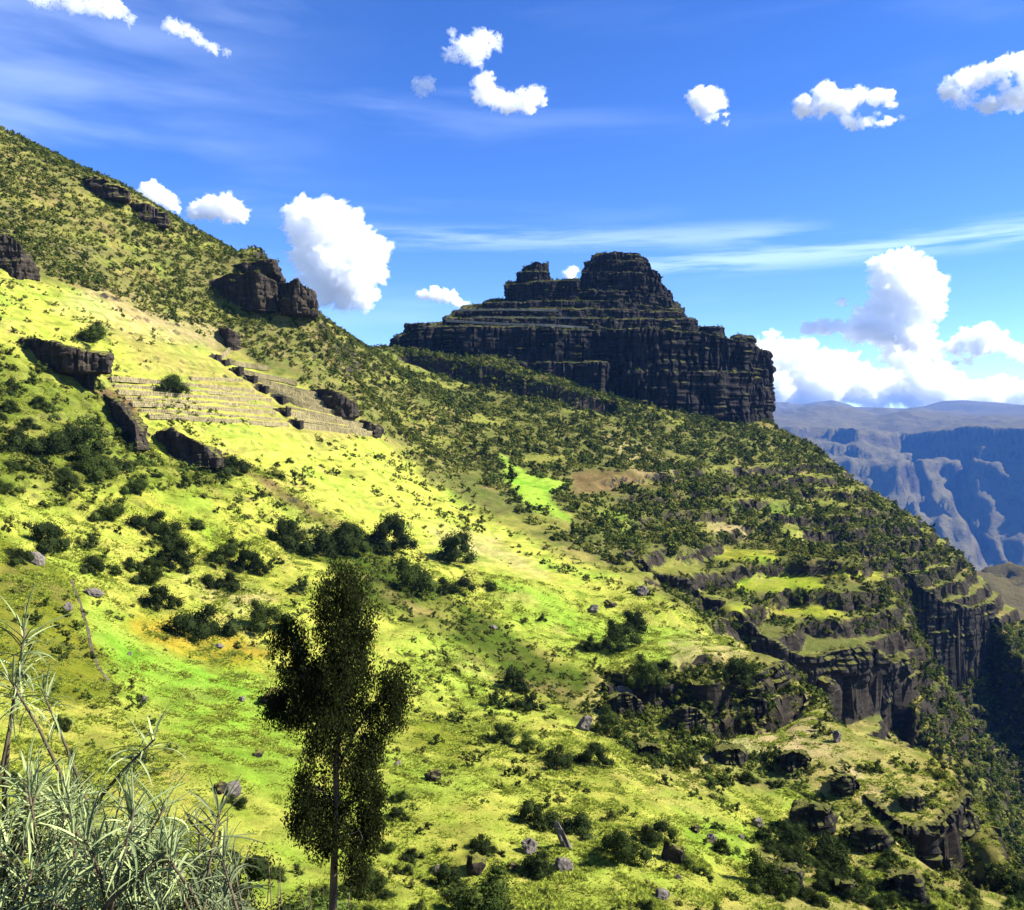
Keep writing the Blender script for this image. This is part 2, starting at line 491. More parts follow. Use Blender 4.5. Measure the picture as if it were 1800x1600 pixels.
def height(X, Y):
    X = np.asarray(X, float)
    Y = np.asarray(Y, float)
    z = np.empty(X.shape)
    Xf, Yf, zf = X.ravel(), Y.ravel(), z.ravel()
    for i in range(0, len(Xf), 20000):
        a, b = Xf[i:i + 20000], Yf[i:i + 20000]
        zf[i:i + 20000] = _phi(a[:, None] - cp[None, :, 0], b[:, None] - cp[None, :, 1]) @ _sol[:_n] + _sol[_n] + a * _sol[_n + 1] + b * _sol[_n + 2]
    z = zf.reshape(X.shape)
    near = smooth(8, 45, np.hypot(X, Y))
    # long and short unevenness
    z = z + near * (1.1 * fbm(X / 26, Y / 26, 0 * X, 3, 3) + 0.34 * fbm(X / 4.2, Y / 4.2, 0 * X, 4, 9) + 0.16 * np.abs(noise3(X / 1.9, Y / 1.9, 0 * X, 12)))
    far_right = smooth(15, 60, X) * smooth(60, 130, Y)
    z = z + far_right * 1.6 * fbm(X / 14, Y / 14, 0 * X, 4, 21)
    # level beds: ledges on the right-hand spurs and small lynchets across the slopes
    def steps(z, H, mask, sharp, seed, wob):
        t = (z + wob * fbm(X / 30, Y / 30, 0 * X, 2, seed)) / H
        fr = t - np.floor(t)
        return z + mask * H * (smooth(0.5 - sharp, 0.5 + sharp, fr) - fr)
    m1 = smooth(18, 34, X) * smooth(150, 172, Y) * (1 - smooth(330, 370, Y)) * smooth(8, 0, z + 17)
    z = steps(z, 4.6, 0.78 * m1, 0.13, 5, 2.2)
    m2 = smooth(14, 26, X) * smooth(60, 75, Y) * (1 - smooth(112, 122, Y))
    z = steps(z, 3.8, 0.97 * m2, 0.09, 6, 3.0)
    m3 = smooth(8, -10, X) * smooth(70, 100, Y) * (1 - smooth(190, 220, Y))
    z = steps(z, 2.4, 0.35 * m3, 0.22, 8, 2.5)
    return carve(X, Y, z)

GX = np.arange(-230, 290.1, 0.75)
_gy = [-30.0]
while _gy[-1] < 560:
    y = _gy[-1]
    _gy.append(y + (2.0 if y < 28 else 0.5 if y < 95 else 0.75 if y < 230 else 1.1 if y < 420 else 4.0))
GY = np.array(_gy)
XX, YY = np.meshgrid(GX, GY)
ZZ = height(XX, YY)

def hz(x, y):
    x = np.asarray(x, float)
    y = np.asarray(y, float)
    i = np.clip(np.searchsorted(GX, x) - 1, 0, len(GX) - 2)
    j = np.clip(np.searchsorted(GY, y) - 1, 0, len(GY) - 2)
    u = np.clip((x - GX[i]) / (GX[i + 1] - GX[i]), 0, 1)
    v = np.clip((y - GY[j]) / (GY[j + 1] - GY[j]), 0, 1)
    return (ZZ[j, i] * (1 - u) + ZZ[j, i + 1] * u) * (1 - v) + (ZZ[j + 1, i] * (1 - u) + ZZ[j + 1, i + 1] * u) * v

_ds = np.concatenate([np.arange(28, 150, 0.25), np.arange(150, 450, 0.5)])
def hit(px, py):
    """where the sight line of a photo pixel meets the hillside"""
    rx, up = (px - CX) / F_PX, (CY - py) / F_PX
    t = _ds / (cP + up * sP)
    x, z = rx * t, t * (up * cP - sP)
    below = z < hz(x, _ds)
    k = int(np.argmax(below)) if below.any() else len(_ds) - 1
    return Vector((x[k], _ds[k], float(hz(x[k], _ds[k]))))

def visible(x, y, z, lift=0.0):
    """is a point on the hillside in sight of the camera"""
    ok = np.ones(x.shape, bool)
    for s in np.linspace(0.12, 0.985, 48):
        ok &= hz(x * s, y * s) < (z + lift) * s + 0.15
    return ok

# the stone stair between the terraces runs through notches cut in the slope
STEPS = [(375, 630), (390, 640), (412, 655), (437, 670), (458, 689), (488, 707), (495, 728), (518, 750)]
STEP_AT = [hit(x, y) for x, y in STEPS]
for i, q in enumerate(STEP_AT):
    w = 0.9 if i < 2 else 1.35
    notch = (np.abs(XX - q.x) < w) & (YY > q.y - 0.2) & (YY < q.y + 2.8)
    ZZ[notch] = np.minimum(ZZ[notch], q.z - 0.5)

# ------------------------------------------------------------------ what grows where
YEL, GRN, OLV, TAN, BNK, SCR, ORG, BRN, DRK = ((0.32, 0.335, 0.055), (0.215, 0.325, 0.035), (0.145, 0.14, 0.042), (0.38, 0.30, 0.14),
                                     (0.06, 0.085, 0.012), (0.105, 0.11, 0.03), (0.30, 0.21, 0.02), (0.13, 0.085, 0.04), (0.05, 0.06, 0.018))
GRASS_POLY = [(-400, 470), (0, 470), (150, 515), (300, 592), (420, 632), (540, 682), (650, 752), (760, 850), (900, 930), (1130, 1030), (1240, 1085), (1325, 1140),
              (1320, 1160), (1180, 1170), (1060, 1190), (1010, 1240), (1130, 1330), (1260, 1400), (1400, 1390), (1430, 1440), (1340, 1480), (1330, 1700), (-400, 1700)]
SPUR_POLY = [(1050, 1185), (1320, 1160), (1400, 1165), (1510, 1265), (1650, 1325), (1740, 1415), (1815, 1560), (1810, 1700), (1330, 1700), (1340, 1480), (1430, 1440), (1400, 1390),
             (1260, 1400), (1130, 1330), (1010, 1240)]
FORT_SLOPE = [(640, 600), (720, 600), (1000, 640), (1355, 720), (1500, 850), (1720, 980), (1560, 1010), (1250, 955), (1100, 1010), (940, 930), (800, 800), (700, 690)]
HILL_POLY = [(-400, 0), (0, 200), (300, 360), (480, 430), (560, 520), (650, 600), (760, 700), (880, 830), (760, 830), (650, 745), (520, 660), (400, 605), (150, 505), (0, 460), (-400, 440)]
LEFT_DARK = [(-50, 590), (60, 640), (170, 680), (260, 800), (400, 825), (410, 870), (270, 850), (200, 850), (-50, 870)]
BANK = [(560, 950), (640, 935), (710, 1005), (830, 1065), (960, 1150), (1070, 1195), (1080, 1290), (940, 1225), (810, 1140), (690, 1080), (600, 1050)]  # steep bank, its shade put into the dark green ground colour
# (outline, colour, soft edge, how strongly)
PATCHES = [
    (HILL_POLY, OLV, 30, 1), (FORT_SLOPE, SCR, 30, 1), (GRASS_POLY, YEL, 14, 1),
    ([(160, 560), (330, 610), (640, 760), (560, 790), (250, 640)], (0.25, 0.225, 0.06), 20, .85),
    ([(880, 800), (930, 830), (1010, 850), (960, 870), (1005, 915), (940, 900), (890, 850)], GRN, 8, 1),
    ([(1050, 900), (1110, 900), (1100, 940)], GRN, 15, .7),
    ([(140, 1060), (300, 1130), (480, 1180), (560, 1300), (520, 1400), (380, 1380), (260, 1250), (180, 1180)], GRN, 40, 1),
    ([(230, 1075), (330, 1090), (480, 1150), (470, 1185), (330, 1150), (220, 1110)], ORG, 15, .8),
    ([(0, 940), (110, 1005), (200, 1210), (120, 1240), (-50, 1150), (-50, 930)], (0.13, 0.14, 0.012), 14, .9),
    ([(230, 740), (420, 900), (560, 1030), (480, 1080), (330, 1000), (200, 880)], (0.24, 0.26, 0.03), 40, .6),
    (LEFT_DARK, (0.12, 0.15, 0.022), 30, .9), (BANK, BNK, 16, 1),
    ([(700, 1240), (800, 1260), (850, 1340), (720, 1330)], (0.14, 0.16, 0.015), 25, .8),
    ([(880, 1040), (1010, 1060), (1280, 1130), (1160, 1165), (1040, 1165), (900, 1100)], GRN, 40, .7),
    ([(760, 930), (860, 945), (960, 1010), (860, 990), (770, 960)], TAN, 18, .6),
    ([(1180, 1130), (1320, 1120), (1320, 1160), (1180, 1175)], TAN, 14, .7),
    ([(320, 1010), (440, 1030), (480, 1060), (400, 1070)], TAN, 20, .6),
    ([(160, 500), (280, 540), (420, 590), (380, 615), (250, 590), (100, 540)], TAN, 22, .6),
    ([(165, 670), (245, 700), (255, 775), (215, 760)], BRN, 8, 1),
    ([(420, 810), (500, 850), (600, 925), (590, 935), (500, 885), (430, 835)], BRN, 8, .9),
    (SPUR_POLY, (0.27, 0.245, 0.07), 18, 1),
    ([(1370, 1220), (1430, 1215), (1440, 1330), (1230, 1345), (1270, 1290), (1370, 1285)], TAN, 16, .9),
    ([(1450, 1300), (1560, 1400), (1640, 1395), (1560, 1420), (1480, 1380)], TAN, 16, .9),
    ([(1250, 1370), (1420, 1395), (1400, 1450), (1320, 1450)], YEL, 15, .8),
    ([(1200, 1440), (1330, 1450), (1330, 1530), (1200, 1500)], GRN, 20, .9),
    ([(1130, 1010), (1560, 930), (1700, 990), (1620, 1120), (1480, 1100), (1250, 1100)], SCR, 20, 1),
    ([(1255, 962), (1370, 968), (1365, 988), (1260, 985)], (0.24, 0.25, 0.03), 6, 1),
    ([(1240, 1008), (1440, 1010), (1450, 1036), (1300, 1042)], (0.22, 0.26, 0.025), 7, 1),
    ([(1230, 1062), (1470, 1065), (1490, 1086), (1300, 1082)], (0.24, 0.25, 0.03), 7, 1),
    ([(1440, 993), (1550, 1000), (1545, 1018), (1450, 1014)], (0.24, 0.25, 0.03), 6, 1),
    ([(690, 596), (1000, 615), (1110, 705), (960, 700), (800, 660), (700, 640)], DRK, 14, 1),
    ([(1000, 828), (1130, 826), (1190, 850), (1010, 872)], BRN, 10, .9), ([(1060, 765), (1140, 790), (1190, 840), (1120, 830)], TAN, 14, .6), ([(640, 600), (760, 650), (760, 680), (690, 640)], (0.17, 0.19, 0.04), 8, .7),
    ([(1240, 915), (1330, 930), (1310, 945), (1240, 935)], TAN, 8, .8), ([(1290, 880), (1420, 890), (1400, 905), (1290, 897)], GRN, 8, .6), ([(1130, 935), (1260, 925), (1240, 945)], (0.2, 0.2, 0.04), 8, .8),
    ([(1380, 930), (1480, 940), (1450, 955), (1380, 948)], YEL, 7, .7),
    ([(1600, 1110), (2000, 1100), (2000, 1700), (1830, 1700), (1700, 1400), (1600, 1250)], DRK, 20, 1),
    ([(1560, 1190), (1620, 1200), (1700, 1370), (1640, 1370), (1590, 1290)], (0.2, 0.18, 0.04), 14, 1),
]
# scrub: (outline, bushes per square metre, smallest radius, largest radius, patchiness)
SCRUB = [
    (FORT_SLOPE, 0.44, 0.3, 1.8, 0.3), (HILL_POLY, 1.0, 0.25, 1.05, 0.3), (LEFT_DARK, 0.36, 0.4, 1.5, 0.4), (GRASS_POLY, 0.38, 0.10, 0.75, 0.8), ([(-50, 850), (420, 860), (640, 920), (600, 1060), (300, 1010), (-50, 930)], 0.22, 0.2, 1.1, 0.7),
    (BANK, 0.9, 0.2, 0.65, 0.3), ([(1130, 1010), (1560, 930), (1720, 990), (1620, 1120), (1480, 1110), (1250, 1110)], 0.30, 0.5, 1.3, 0.3),
    ([(1050, 1180), (1330, 1165), (1450, 1220), (1370, 1290), (1250, 1290), (1060, 1290)], 1.3, 0.4, 1.1, 0.15),
    ([(1010, 1240), (1130, 1280), (1400, 1330), (1440, 1390), (1260, 1400), (1130, 1340)], 1.0, 0.4, 1.0, 0.2),
    (SPUR_POLY, 0.55, 0.18, 0.85, 0.6), ([(1330, 1480), (1430, 1440), (1560, 1500), (1600, 1600), (1330, 1700)], 0.7, 0.4, 1.0, 0.3),
    ([(1600, 1110), (1900, 1090), (1900, 1700), (1830, 1700), (1700, 1400), (1600, 1250)], 0.22, 0.8, 1.9, 0.2),
    ([(640, 760), (800, 830), (900, 930), (820, 930), (720, 860), (650, 800)], 0.32, 0.25, 1.0, 0.35),
    ([(420, 870), (560, 900), (700, 960), (760, 1050), (620, 1000), (480, 930)], 0.10, 0.6, 1.5, 0.3),
    ([(480, 800), (600, 820), (580, 860), (520, 880), (440, 820)], 0.2, 0.5, 1.2, 0.2),
    ([(840, 930), (1000, 1000), (1130, 1030), (1250, 1090), (1150, 1060), (960, 1010)], 0.32, 0.25, 1.0, 0.4),
    ([(690, 596), (1000, 615), (1110, 705), (960, 700), (800, 660), (700, 640)], 0.5, 0.7, 1.7, 0.1),
    ([(640, 1000), (760, 1090), (900, 1180), (1010, 1260), (950, 1330), (820, 1270), (700, 1150)], 0.5, 0.12, 0.6, 0.5),
]
CLEAR = [  # pasture kept open
    ([(1000, 828), (1130, 826), (1190, 850), (1010, 872)]), ([(645, 605), (760, 650), (760, 675), (700, 640)]), ([(1240, 915), (1330, 930), (1310, 945), (1240, 935)]), ([(1290, 880), (1420, 890), (1400, 905), (1290, 897)]), ([(1380, 930), (1480, 940), (1450, 955), (1380, 948)]),
    ([(370, 740), (550, 770), (540, 815), (420, 815)]), ([(540, 840), (640, 850), (690, 905), (600, 920)]), ([(880, 800), (930, 830), (1010, 850), (960, 870), (1005, 915), (940, 900), (890, 850)]),
    ([(780, 950), (870, 950), (1100, 1060), (1280, 1135), (1160, 1165), (1040, 1165), (900, 1090)]), ([(1255, 966), (1370, 970), (1365, 986), (1260, 985)]), ([(1240, 1010), (1440, 1012), (1450, 1036), (1300, 1042)]),
    ([(1230, 1064), (1470, 1067), (1490, 1086), (1300, 1082)]), ([(1370, 1225), (1425, 1220), (1435, 1325), (1270, 1335), (1290, 1300), (1370, 1290)]), ([(190, 650), (390, 600), (650, 760), (520, 770)]),
    ([(1260, 1375), (1410, 1395), (1390, 1445), (1320, 1445)]), ([(140, 1060), (300, 1130), (480, 1180), (560, 1300), (520, 1400), (380, 1380), (260, 1250)]),
]

def ledge_lines(X, Y, Z):
    """grassy ledges following the contour"""
    return smooth(0.12, 0.42, noise3(X / 34, Y / 34, (Z + 1.2 * noise3(X / 15, Y / 15, 0 * X, 92)) / 3.4, 93))

def ground_colour(X, Y, Z):
    px, py = project(X, Y, Z)
    j1 = fbm(X / 7, Y / 7, 0 * X, 4, 31)
    j2 = fbm(X / 3, Y / 3, 0 * X + 5, 3, 37)
    scale = np.clip(120 / np.maximum(Y, 20), 0.3, 3)
    col = np.empty((len(X), 3))
    col[:] = SCR
    lg = ledge_lines(X, Y, Z)
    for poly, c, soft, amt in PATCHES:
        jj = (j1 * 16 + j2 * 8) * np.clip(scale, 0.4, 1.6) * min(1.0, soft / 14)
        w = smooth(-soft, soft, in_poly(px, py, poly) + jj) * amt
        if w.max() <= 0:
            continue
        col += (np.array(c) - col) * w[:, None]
    # natural drift between green, yellow and dry straw
    a = fbm(X / 17, Y / 17, 0 * X, 4, 51)
    b = fbm(X / 9, Y / 9, 0 * X, 4, 57)
    bright = smooth(0.12, 0.28, col[:, 1])
    k = (lg * (1 - bright))[:, None] * 0.65
    col = col * (1 - k) + np.array([0.20, 0.205, 0.04]) * k
    g = smooth(0.0, 0.7, a)[:, None] * (0.25 + 0.4 * bright)[:, None]
    col = col * (1 - g) + col * np.array([0.68, 1.0, 0.7]) * g
    t = smooth(0.1, 0.8, b)[:, None] * 0.72
    col = col * (1 - t) + (col * 0.5 + np.array([0.16, 0.115, 0.045])) * t
    # bare brown soil shows through the scrub
    s = (smooth(0.25, 0.8, fbm(X / 11, Y / 11, 0 * X, 4, 63)) * (1 - bright))[:, None] * 0.7
    col = col * (1 - s) + np.array([0.17, 0.125, 0.05]) * s
    # trodden lines along the contour, tufty dark patches
    ln = noise3(X / 13, Y / 13, (Z + 0.5 * noise3(X / 9, Y / 9, 0 * X, 73)) / 0.55, 74)
    col *= (1 - 0.30 * smooth(0.15, 0.6, ln))[:, None]
    dk = smooth(0.12, 0.55, fbm(X / 2.6, Y / 2.6, 0 * X, 4, 75) + 0.5 * fbm(X / 12, Y / 12, 0 * X, 2, 76))
    col = col * (1 - 0.34 * dk[:, None]) + np.array([0.075, 0.10, 0.018]) * 0.34 * dk[:, None]
    col *= (1 + 0.35 * np.clip(fbm(X / 1.5, Y / 1.5, 0 * X, 3, 71), -1, 1))[:, None]
    gx = (hz(X + 0.8, Y) - hz(X - 0.8, Y)) / 1.6
    gy = (hz(X, Y + 0.8) - hz(X, Y - 0.8)) / 1.6
    st = smooth(1.15, 1.9, np.hypot(gx, gy) + 0.35 * j2)[:, None]
    rk = np.array([0.047, 0.042, 0.026]) * (1 + 0.7 * np.clip(fbm(X / 1.5, Y / 1.5, Z / 4, 3, 79), -0.8, 1))[:, None]
    col = col * (1 - st) + rk * st
    return np.clip(col, 0.01, 0.5)

# ------------------------------------------------------------------ hillside
nx, ny = len(GX), len(GY)
idx = np.arange(nx * ny).reshape(ny, nx)
faces = np.stack([idx[:-1, :-1], idx[:-1, 1:], idx[1:, 1:], idx[1:, :-1]], -1).reshape(-1, 4)
Xf, Yf, Zf = XX.ravel(), YY.ravel(), ZZ.ravel()
GZx = np.gradient(ZZ, GX, axis=1).ravel()
GZy = np.gradient(ZZ, GY, axis=0).ravel()
steep = smooth(0.9, 2.0, np.hypot(GZx, GZy))
dxn = steep * (1.3 * fbm(Xf / 3.2, Yf / 3.2, Zf / 5.0, 3, 95) + 0.8 * noise3(Xf / 8, Yf / 8, Zf / 1.6, 96))
dyn = steep * (1.3 * fbm(Xf / 3.2, Yf / 3.2, Zf / 5.0, 3, 97) + 0.8 * noise3(Xf / 8, Yf / 8, Zf / 1.6, 98))
me = new_mesh('hillside', np.stack([Xf + dxn, Yf + dyn, Zf], 1), faces)
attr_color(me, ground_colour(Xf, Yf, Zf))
me.polygons.foreach_set('use_smooth', steep[faces].mean(1) < 0.45)
hillside = tag(link('hillside', me, M['ground']), kind='structure')

# ------------------------------------------------------------------ far canyon
def canyon_height(X, Y):
    edge = 4300 + 260 * fbm(X / 1500, 0 * X, 0 * X, 4, 81) - 0.06 * (X - 1500) + 170 * fbm(X / 300, 0 * X + 3, 0 * X, 4, 83)
    edge = edge - 1100 * np.exp(-((X - 2560 - 0.15 * (4300 - Y)) / 300) ** 2)        # a long spur runs out from the rim
    t = (edge - Y)                                  # metres in front of the rim
    plate = 10 + (Y - 4300) * 0.045 + 62 * fbm(X / 800, Y / 700, 0 * X, 5, 85)
    s = np.clip(t / 1900, 0, 1)
    skew = X + 0.35 * t + 60 * fbm(X / 300, Y / 300, 0 * X, 3, 86)
    gul = (1 - np.abs(fbm(skew / 230, t / 2600, 0 * X, 5, 87, 0.6))) * 130 * smooth(0.02, 0.25, s) + (1 - np.abs(noise3(skew / 70, t / 900, 0 * X, 89))) * 60 * smooth(0.02, 0.2, s)
    drop = 70 * smooth(0, 40, t) + 60 * smooth(150, 190, t) + 40 * smooth(420, 450, t) + 820 * np.clip((t - 40) / 1600, 0, 1)
    z = np.where(t > 0, np.minimum(plate, 30) - drop + gul, plate + 70 * smooth(500, 1500, -t) * fbm(X / 900, Y / 1100, 0 * X, 4, 84))
    tt = (z + 25 * fbm(X / 500, Y / 500, 0 * X, 2, 82)) / 75
    z = z + (t > 0) * 0.38 * 75 * (smooth(0.36, 0.64, tt - np.floor(tt)) - (tt - np.floor(tt)))
    return z + 9 * fbm(X / 90, Y / 90, 0 * X, 5, 88)
cx_ = np.arange(-6500, 6500, 26.0)
cy_ = np.concatenate([np.arange(1500, 2400, 45.0), np.arange(2400, 4900, 18.0), np.arange(4900, 8000, 60.0)])
# only the part to the right is in sight; the rest carries on more coarsely
cx_ = np.concatenate([np.arange(-7000, 700, 160.0), np.arange(700, 3200, 14.0), np.arange(3200, 7000, 160.0)])
CXX, CYY = np.meshgrid(cx_, cy_)
CZZ = canyon_height(CXX, CYY)
ix = np.arange(CXX.size).reshape(CXX.shape)
fc = np.stack([ix[:-1, :-1], ix[:-1, 1:], ix[1:, 1:], ix[1:, :-1]], -1).reshape(-1, 4)
me = new_mesh('canyon', np.stack([CXX.ravel(), CYY.ravel(), CZZ.ravel()], 1), fc)
set_smooth(me)
M['canyon'] = mat_rock('canyon_rock', (0.07, 0.06, 0.045), (0.17, 0.145, 0.105), 0.02, grass=(0.11, 0.095, 0.045), grass_lo=0.45)
canyon = tag(link('canyon_terrain', me, M['canyon']), kind='structure')

# brown shoulder of hill between the spur and the canyon
hx = np.arange(250, 1150, 7.0)
hy = np.arange(560, 1400, 8.0)
HX, HY = np.meshgrid(hx, hy)
rid = 860 + 0.25 * (HX - 400)
HZ = -138 - 0.10 * (HX - 430) - 0.42 * np.abs(HY - rid) + 30 * fbm(HX / 160, HY / 160, 0 * HX, 6, 91, 0.6)
HZ = np.where(HX < 330, HZ - (330 - HX) * 1.2, HZ)
ix = np.arange(HX.size).reshape(HX.shape)
fc = np.stack([ix[:-1, :-1], ix[:-1, 1:], ix[1:, 1:], ix[1:, :-1]], -1).reshape(-1, 4)
me = new_mesh('brown_hill', np.stack([HX.ravel(), HY.ravel(), HZ.ravel()], 1), fc)
set_smooth(me)
M['brown_hill'] = mat_rock('brown_hill_soil', (0.07, 0.052, 0.035), (0.16, 0.12, 0.08), 0.06, grass=(0.09, 0.075, 0.03), grass_lo=0.6)
tag(link('hill_shoulder', me, M['brown_hill']), kind='structure')
# river flat at the bottom of the canyon, out to the horizon
me = new_mesh('valley_floor', [(-7000, -2000, -1150), (7000, -2000, -1150), (7000, 8000, -1150), (-7000, 8000, -1150)], [(0, 1, 2, 3)])
M['valley'] = mat_plain('valley_soil', [(0.3, (0.06, 0.06, 0.03)), (0.7, (0.13, 0.11, 0.06))], 0.004, bump=0.1, bd=5)
tag(link('valley_floor', me, M['valley']), kind='structure')

# ------------------------------------------------------------------ rocks grown from rough blocks
def prism(plan, z0, tops, taper=0.9):
    """closed block: plan = [(x, y)], tops = one height or one per corner"""
    n = len(plan)
    if not hasattr(tops, '__len__'):
        tops = [tops] * n
    if not hasattr(z0, '__len__'):
        z0 = [z0] * n
    cx = sum(p[0] for p in plan) / n
    cy = sum(p[1] for p in plan) / n
    v = [(x, y, b) for (x, y), b in zip(plan, z0)] + [(cx + (x - cx) * taper, cy + (y - cy) * taper, t) for (x, y), t in zip(plan, tops)]
    v += [(cx, cy, sum(z0) / n), (cx, cy, sum(tops) / n)]
    f = []
    for i in range(n):
        j = (i + 1) % n
        f += [(i, j, n + j, n + i), (j, i, 2 * n), (n + i, n + j, 2 * n + 1)]
    return v, f

def remesh(blocks, voxel):
    v, f = [], []
    for bv, bf in blocks:
        o = len(v)
        v += bv
        f += [tuple(i + o for i in q) for q in bf]
    me = new_mesh('tmp', v, f)
    bm = bmesh.new()
    bm.from_mesh(me)
    bmesh.ops.recalc_face_normals(bm, faces=bm.faces)
    bm.to_mesh(me)
    bm.free()
    o = bpy.data.objects.new('tmp', me)
    COL.objects.link(o)
    md = o.modifiers.new('r', 'REMESH')
    md.mode = 'VOXEL'
    md.voxel_size = voxel
    dg = bpy.context.evaluated_depsgraph_get()
    dg.update()
    out = bpy.data.meshes.new_from_object(o.evaluated_get(dg))
    bpy.data.objects.remove(o)
    bpy.data.meshes.remove(me)
    return out

def mesh_np(me):
    n = len(me.vertices)
    co = np.empty(n * 3, np.float32)
    me.vertices.foreach_get('co', co)
    no = np.empty(n * 3, np.float32)
    me.vertices.foreach_get('normal', no)
    return co.reshape(-1, 3).astype(float), no.reshape(-1, 3).astype(float)

def weather(me, size, strata=1.0, joints=1.0, lumps=1.0, seed=0):
    """size = thickness of a bed in metres"""
    co, no = mesh_np(me)
    x, y, z = co.T
    s = z + 0.5 * size * fbm(x / (14 * size), y / (14 * size), 0 * x, 2, seed + 1)
    beds = noise3(x / (9 * size), y / (9 * size), s / (0.75 * size), seed + 2) + 0.6 * noise3(x / (5 * size), y / (5 * size), s / (0.34 * size), seed + 3)
    beds = beds * (0.45 + 0.9 * smooth(-0.4, 0.5, fbm(x / (7 * size), y / (7 * size), z / (5 * size), 2, seed + 8)))
    lump = fbm(x / (5 * size), y / (5 * size), z / (5 * size), 5, seed + 4) + 1.1 * noise3(x / (9 * size), y / (9 * size), z / (14 * size), seed + 9)
    jn = fbm(x / (1.9 * size), y / (1.9 * size), z / (16 * size), 3, seed + 5)
    crack = -smooth(0.22, 0.0, np.abs(jn))
    jn2 = noise3(x / (4.5 * size), y / (4.5 * size), z / (30 * size), seed + 6)
    disp = size * (strata * 0.55 * beds + lumps * 0.7 * lump + joints * (0.6 * crack + 0.6 * jn2))
    hn = no * np.array([1, 1, 0.35])
    co += hn * disp[:, None]
    me.vertices.foreach_set('co', co.astype(np.float32).ravel())
    me.update()
    npoly = len(me.polygons)
    cc, nn, ar = np.empty(npoly * 3), np.empty(npoly * 3), np.empty(npoly)
    me.polygons.foreach_get('center', cc)
    me.polygons.foreach_get('normal', nn)
    me.polygons.foreach_get('area', ar)
    nn = nn.reshape(-1, 3)
    up = nn[:, 2] > (0.62 if size > 1.2 else 0.3)
    LEDGES.append((cc.reshape(-1, 3)[up], ar[up]))
    return me

LEDGES = []
def plan_px(pts):
    """[(px, distance)] -> [(x, y)] on plan"""
    return [((px - CX) / F_PX * d, d) for px, d in pts]

def zpx(py, d):
    return P(CX, py, d)[2]

fort = empty('rock_fort', P(1050, 740, 410))
tag(fort, 'dark layered sandstone crag with two horns on the skyline', 'rock formation')
def fort_part(name, blocks, voxel, size, seed, **kw):
    me = weather(remesh(blocks, voxel), size, seed=seed, **kw)
    set_smooth(me, False)
    o = link(name, me, M['rock'])
    o.parent = fort
    o.matrix_parent_inverse = Matrix.Translation(-fort.location)
    return o
zp = zpx
fort_part('main_cliff', [
    prism(plan_px([(1010, 384), (1080, 371), (1160, 368), (1250, 374), (1320, 382), (1362, 398), (1350, 450), (1200, 480), (1000, 470)]), zp(790, 380),
          [zp(566, 384), zp(580, 371), zp(577, 368), zp(588, 374), zp(602, 382), zp(618, 398), zp(620, 450), zp(565, 480), zp(560, 470)], 0.955),
    prism(plan_px([(1060, 372), (1150, 366), (1230, 370), (1300, 377), (1345, 390), (1300, 420), (1080, 420)]), zp(790, 380), zp(655, 380), 0.98),
    prism(plan_px([(1222, 392), (1268, 392), (1275, 410), (1225, 410)]), zp(620, 390), zp(571, 392), 0.6),
    prism(plan_px([(1285, 396), (1322, 396), (1322, 412), (1285, 412)]), zp(640, 390), zp(588, 396), 0.75),
], 0.8, 2.0, 11, strata=1.25, joints=1.8, lumps=1.3)
fort_part('lower_tier', [
    prism(plan_px([(698, 384), (730, 376), (820, 372), (930, 373), (1080, 376), (1080, 460), (900, 470), (715, 430)]), zp(680, 374),
          [zp(590, 384), zp(573, 376), zp(573, 372), zp(574, 373), zp(582, 376), zp(560, 460), zp(552, 470), zp(572, 430)], 0.985),
    prism(plan_px([(880, 368), (960, 366), (1060, 366), (1100, 380), (900, 390)]), zp(720, 370), zp(638, 370), 0.95),
    prism(plan_px([(685, 384), (720, 380), (730, 395), (690, 400)]), zp(640, 384), zp(594, 384), 0.85),
    prism(plan_px([(712, 388), (760, 384), (765, 400), (715, 402)]), zp(640, 384), zp(568, 388), 0.9),
], 0.8, 1.6, 12, strata=1.5, joints=1.5, lumps=1.5)
fort_part('middle_tier', [
    prism(plan_px([(775, 385), (900, 382), (1060, 384), (1215, 392), (1225, 440), (800, 440)]), zp(610, 385),
          [zp(560, 385), zp(558, 382), zp(560, 384), zp(562, 392), zp(560, 440), zp(545, 440)], 0.985),
    prism(plan_px([(800, 392), (920, 389), (1080, 391), (1200, 398), (1205, 440), (820, 440)]), zp(610, 390),
          [zp(546, 392), zp(542, 389), zp(543, 391), zp(550, 398), zp(540, 440), zp(535, 440)], 0.985),
    prism(plan_px([(845, 399), (950, 396), (1080, 398), (1195, 403), (1195, 440), (860, 440)]), zp(600, 396),
          [zp(533, 399), zp(528, 396), zp(528, 398), zp(545, 403), zp(530, 440), zp(525, 440)], 0.985),
], 0.7, 1.1, 13, strata=1.2, joints=1.0, lumps=1.7)
fort_part('left_horn', [
    prism(plan_px([(886, 407), (950, 404), (1020, 405), (1030, 432), (890, 432)]), zp(560, 405),
          [zp(500, 407), zp(495, 404), zp(492, 405), zp(490, 432), zp(496, 432)], 0.98),
    prism(plan_px([(906, 410), (940, 408), (968, 410), (970, 428), (908, 428)]), zp(520, 410), zp(477, 410), 0.94),
    prism(plan_px([(915, 411), (942, 409), (967, 411), (966, 426), (918, 426)]), zp(500, 410), [zp(468, 410), zp(459, 410), zp(463, 410), zp(463, 426), zp(470, 426)], 0.85),
], 0.55, 1.0, 14, strata=1.4, joints=1.1, lumps=1.2)
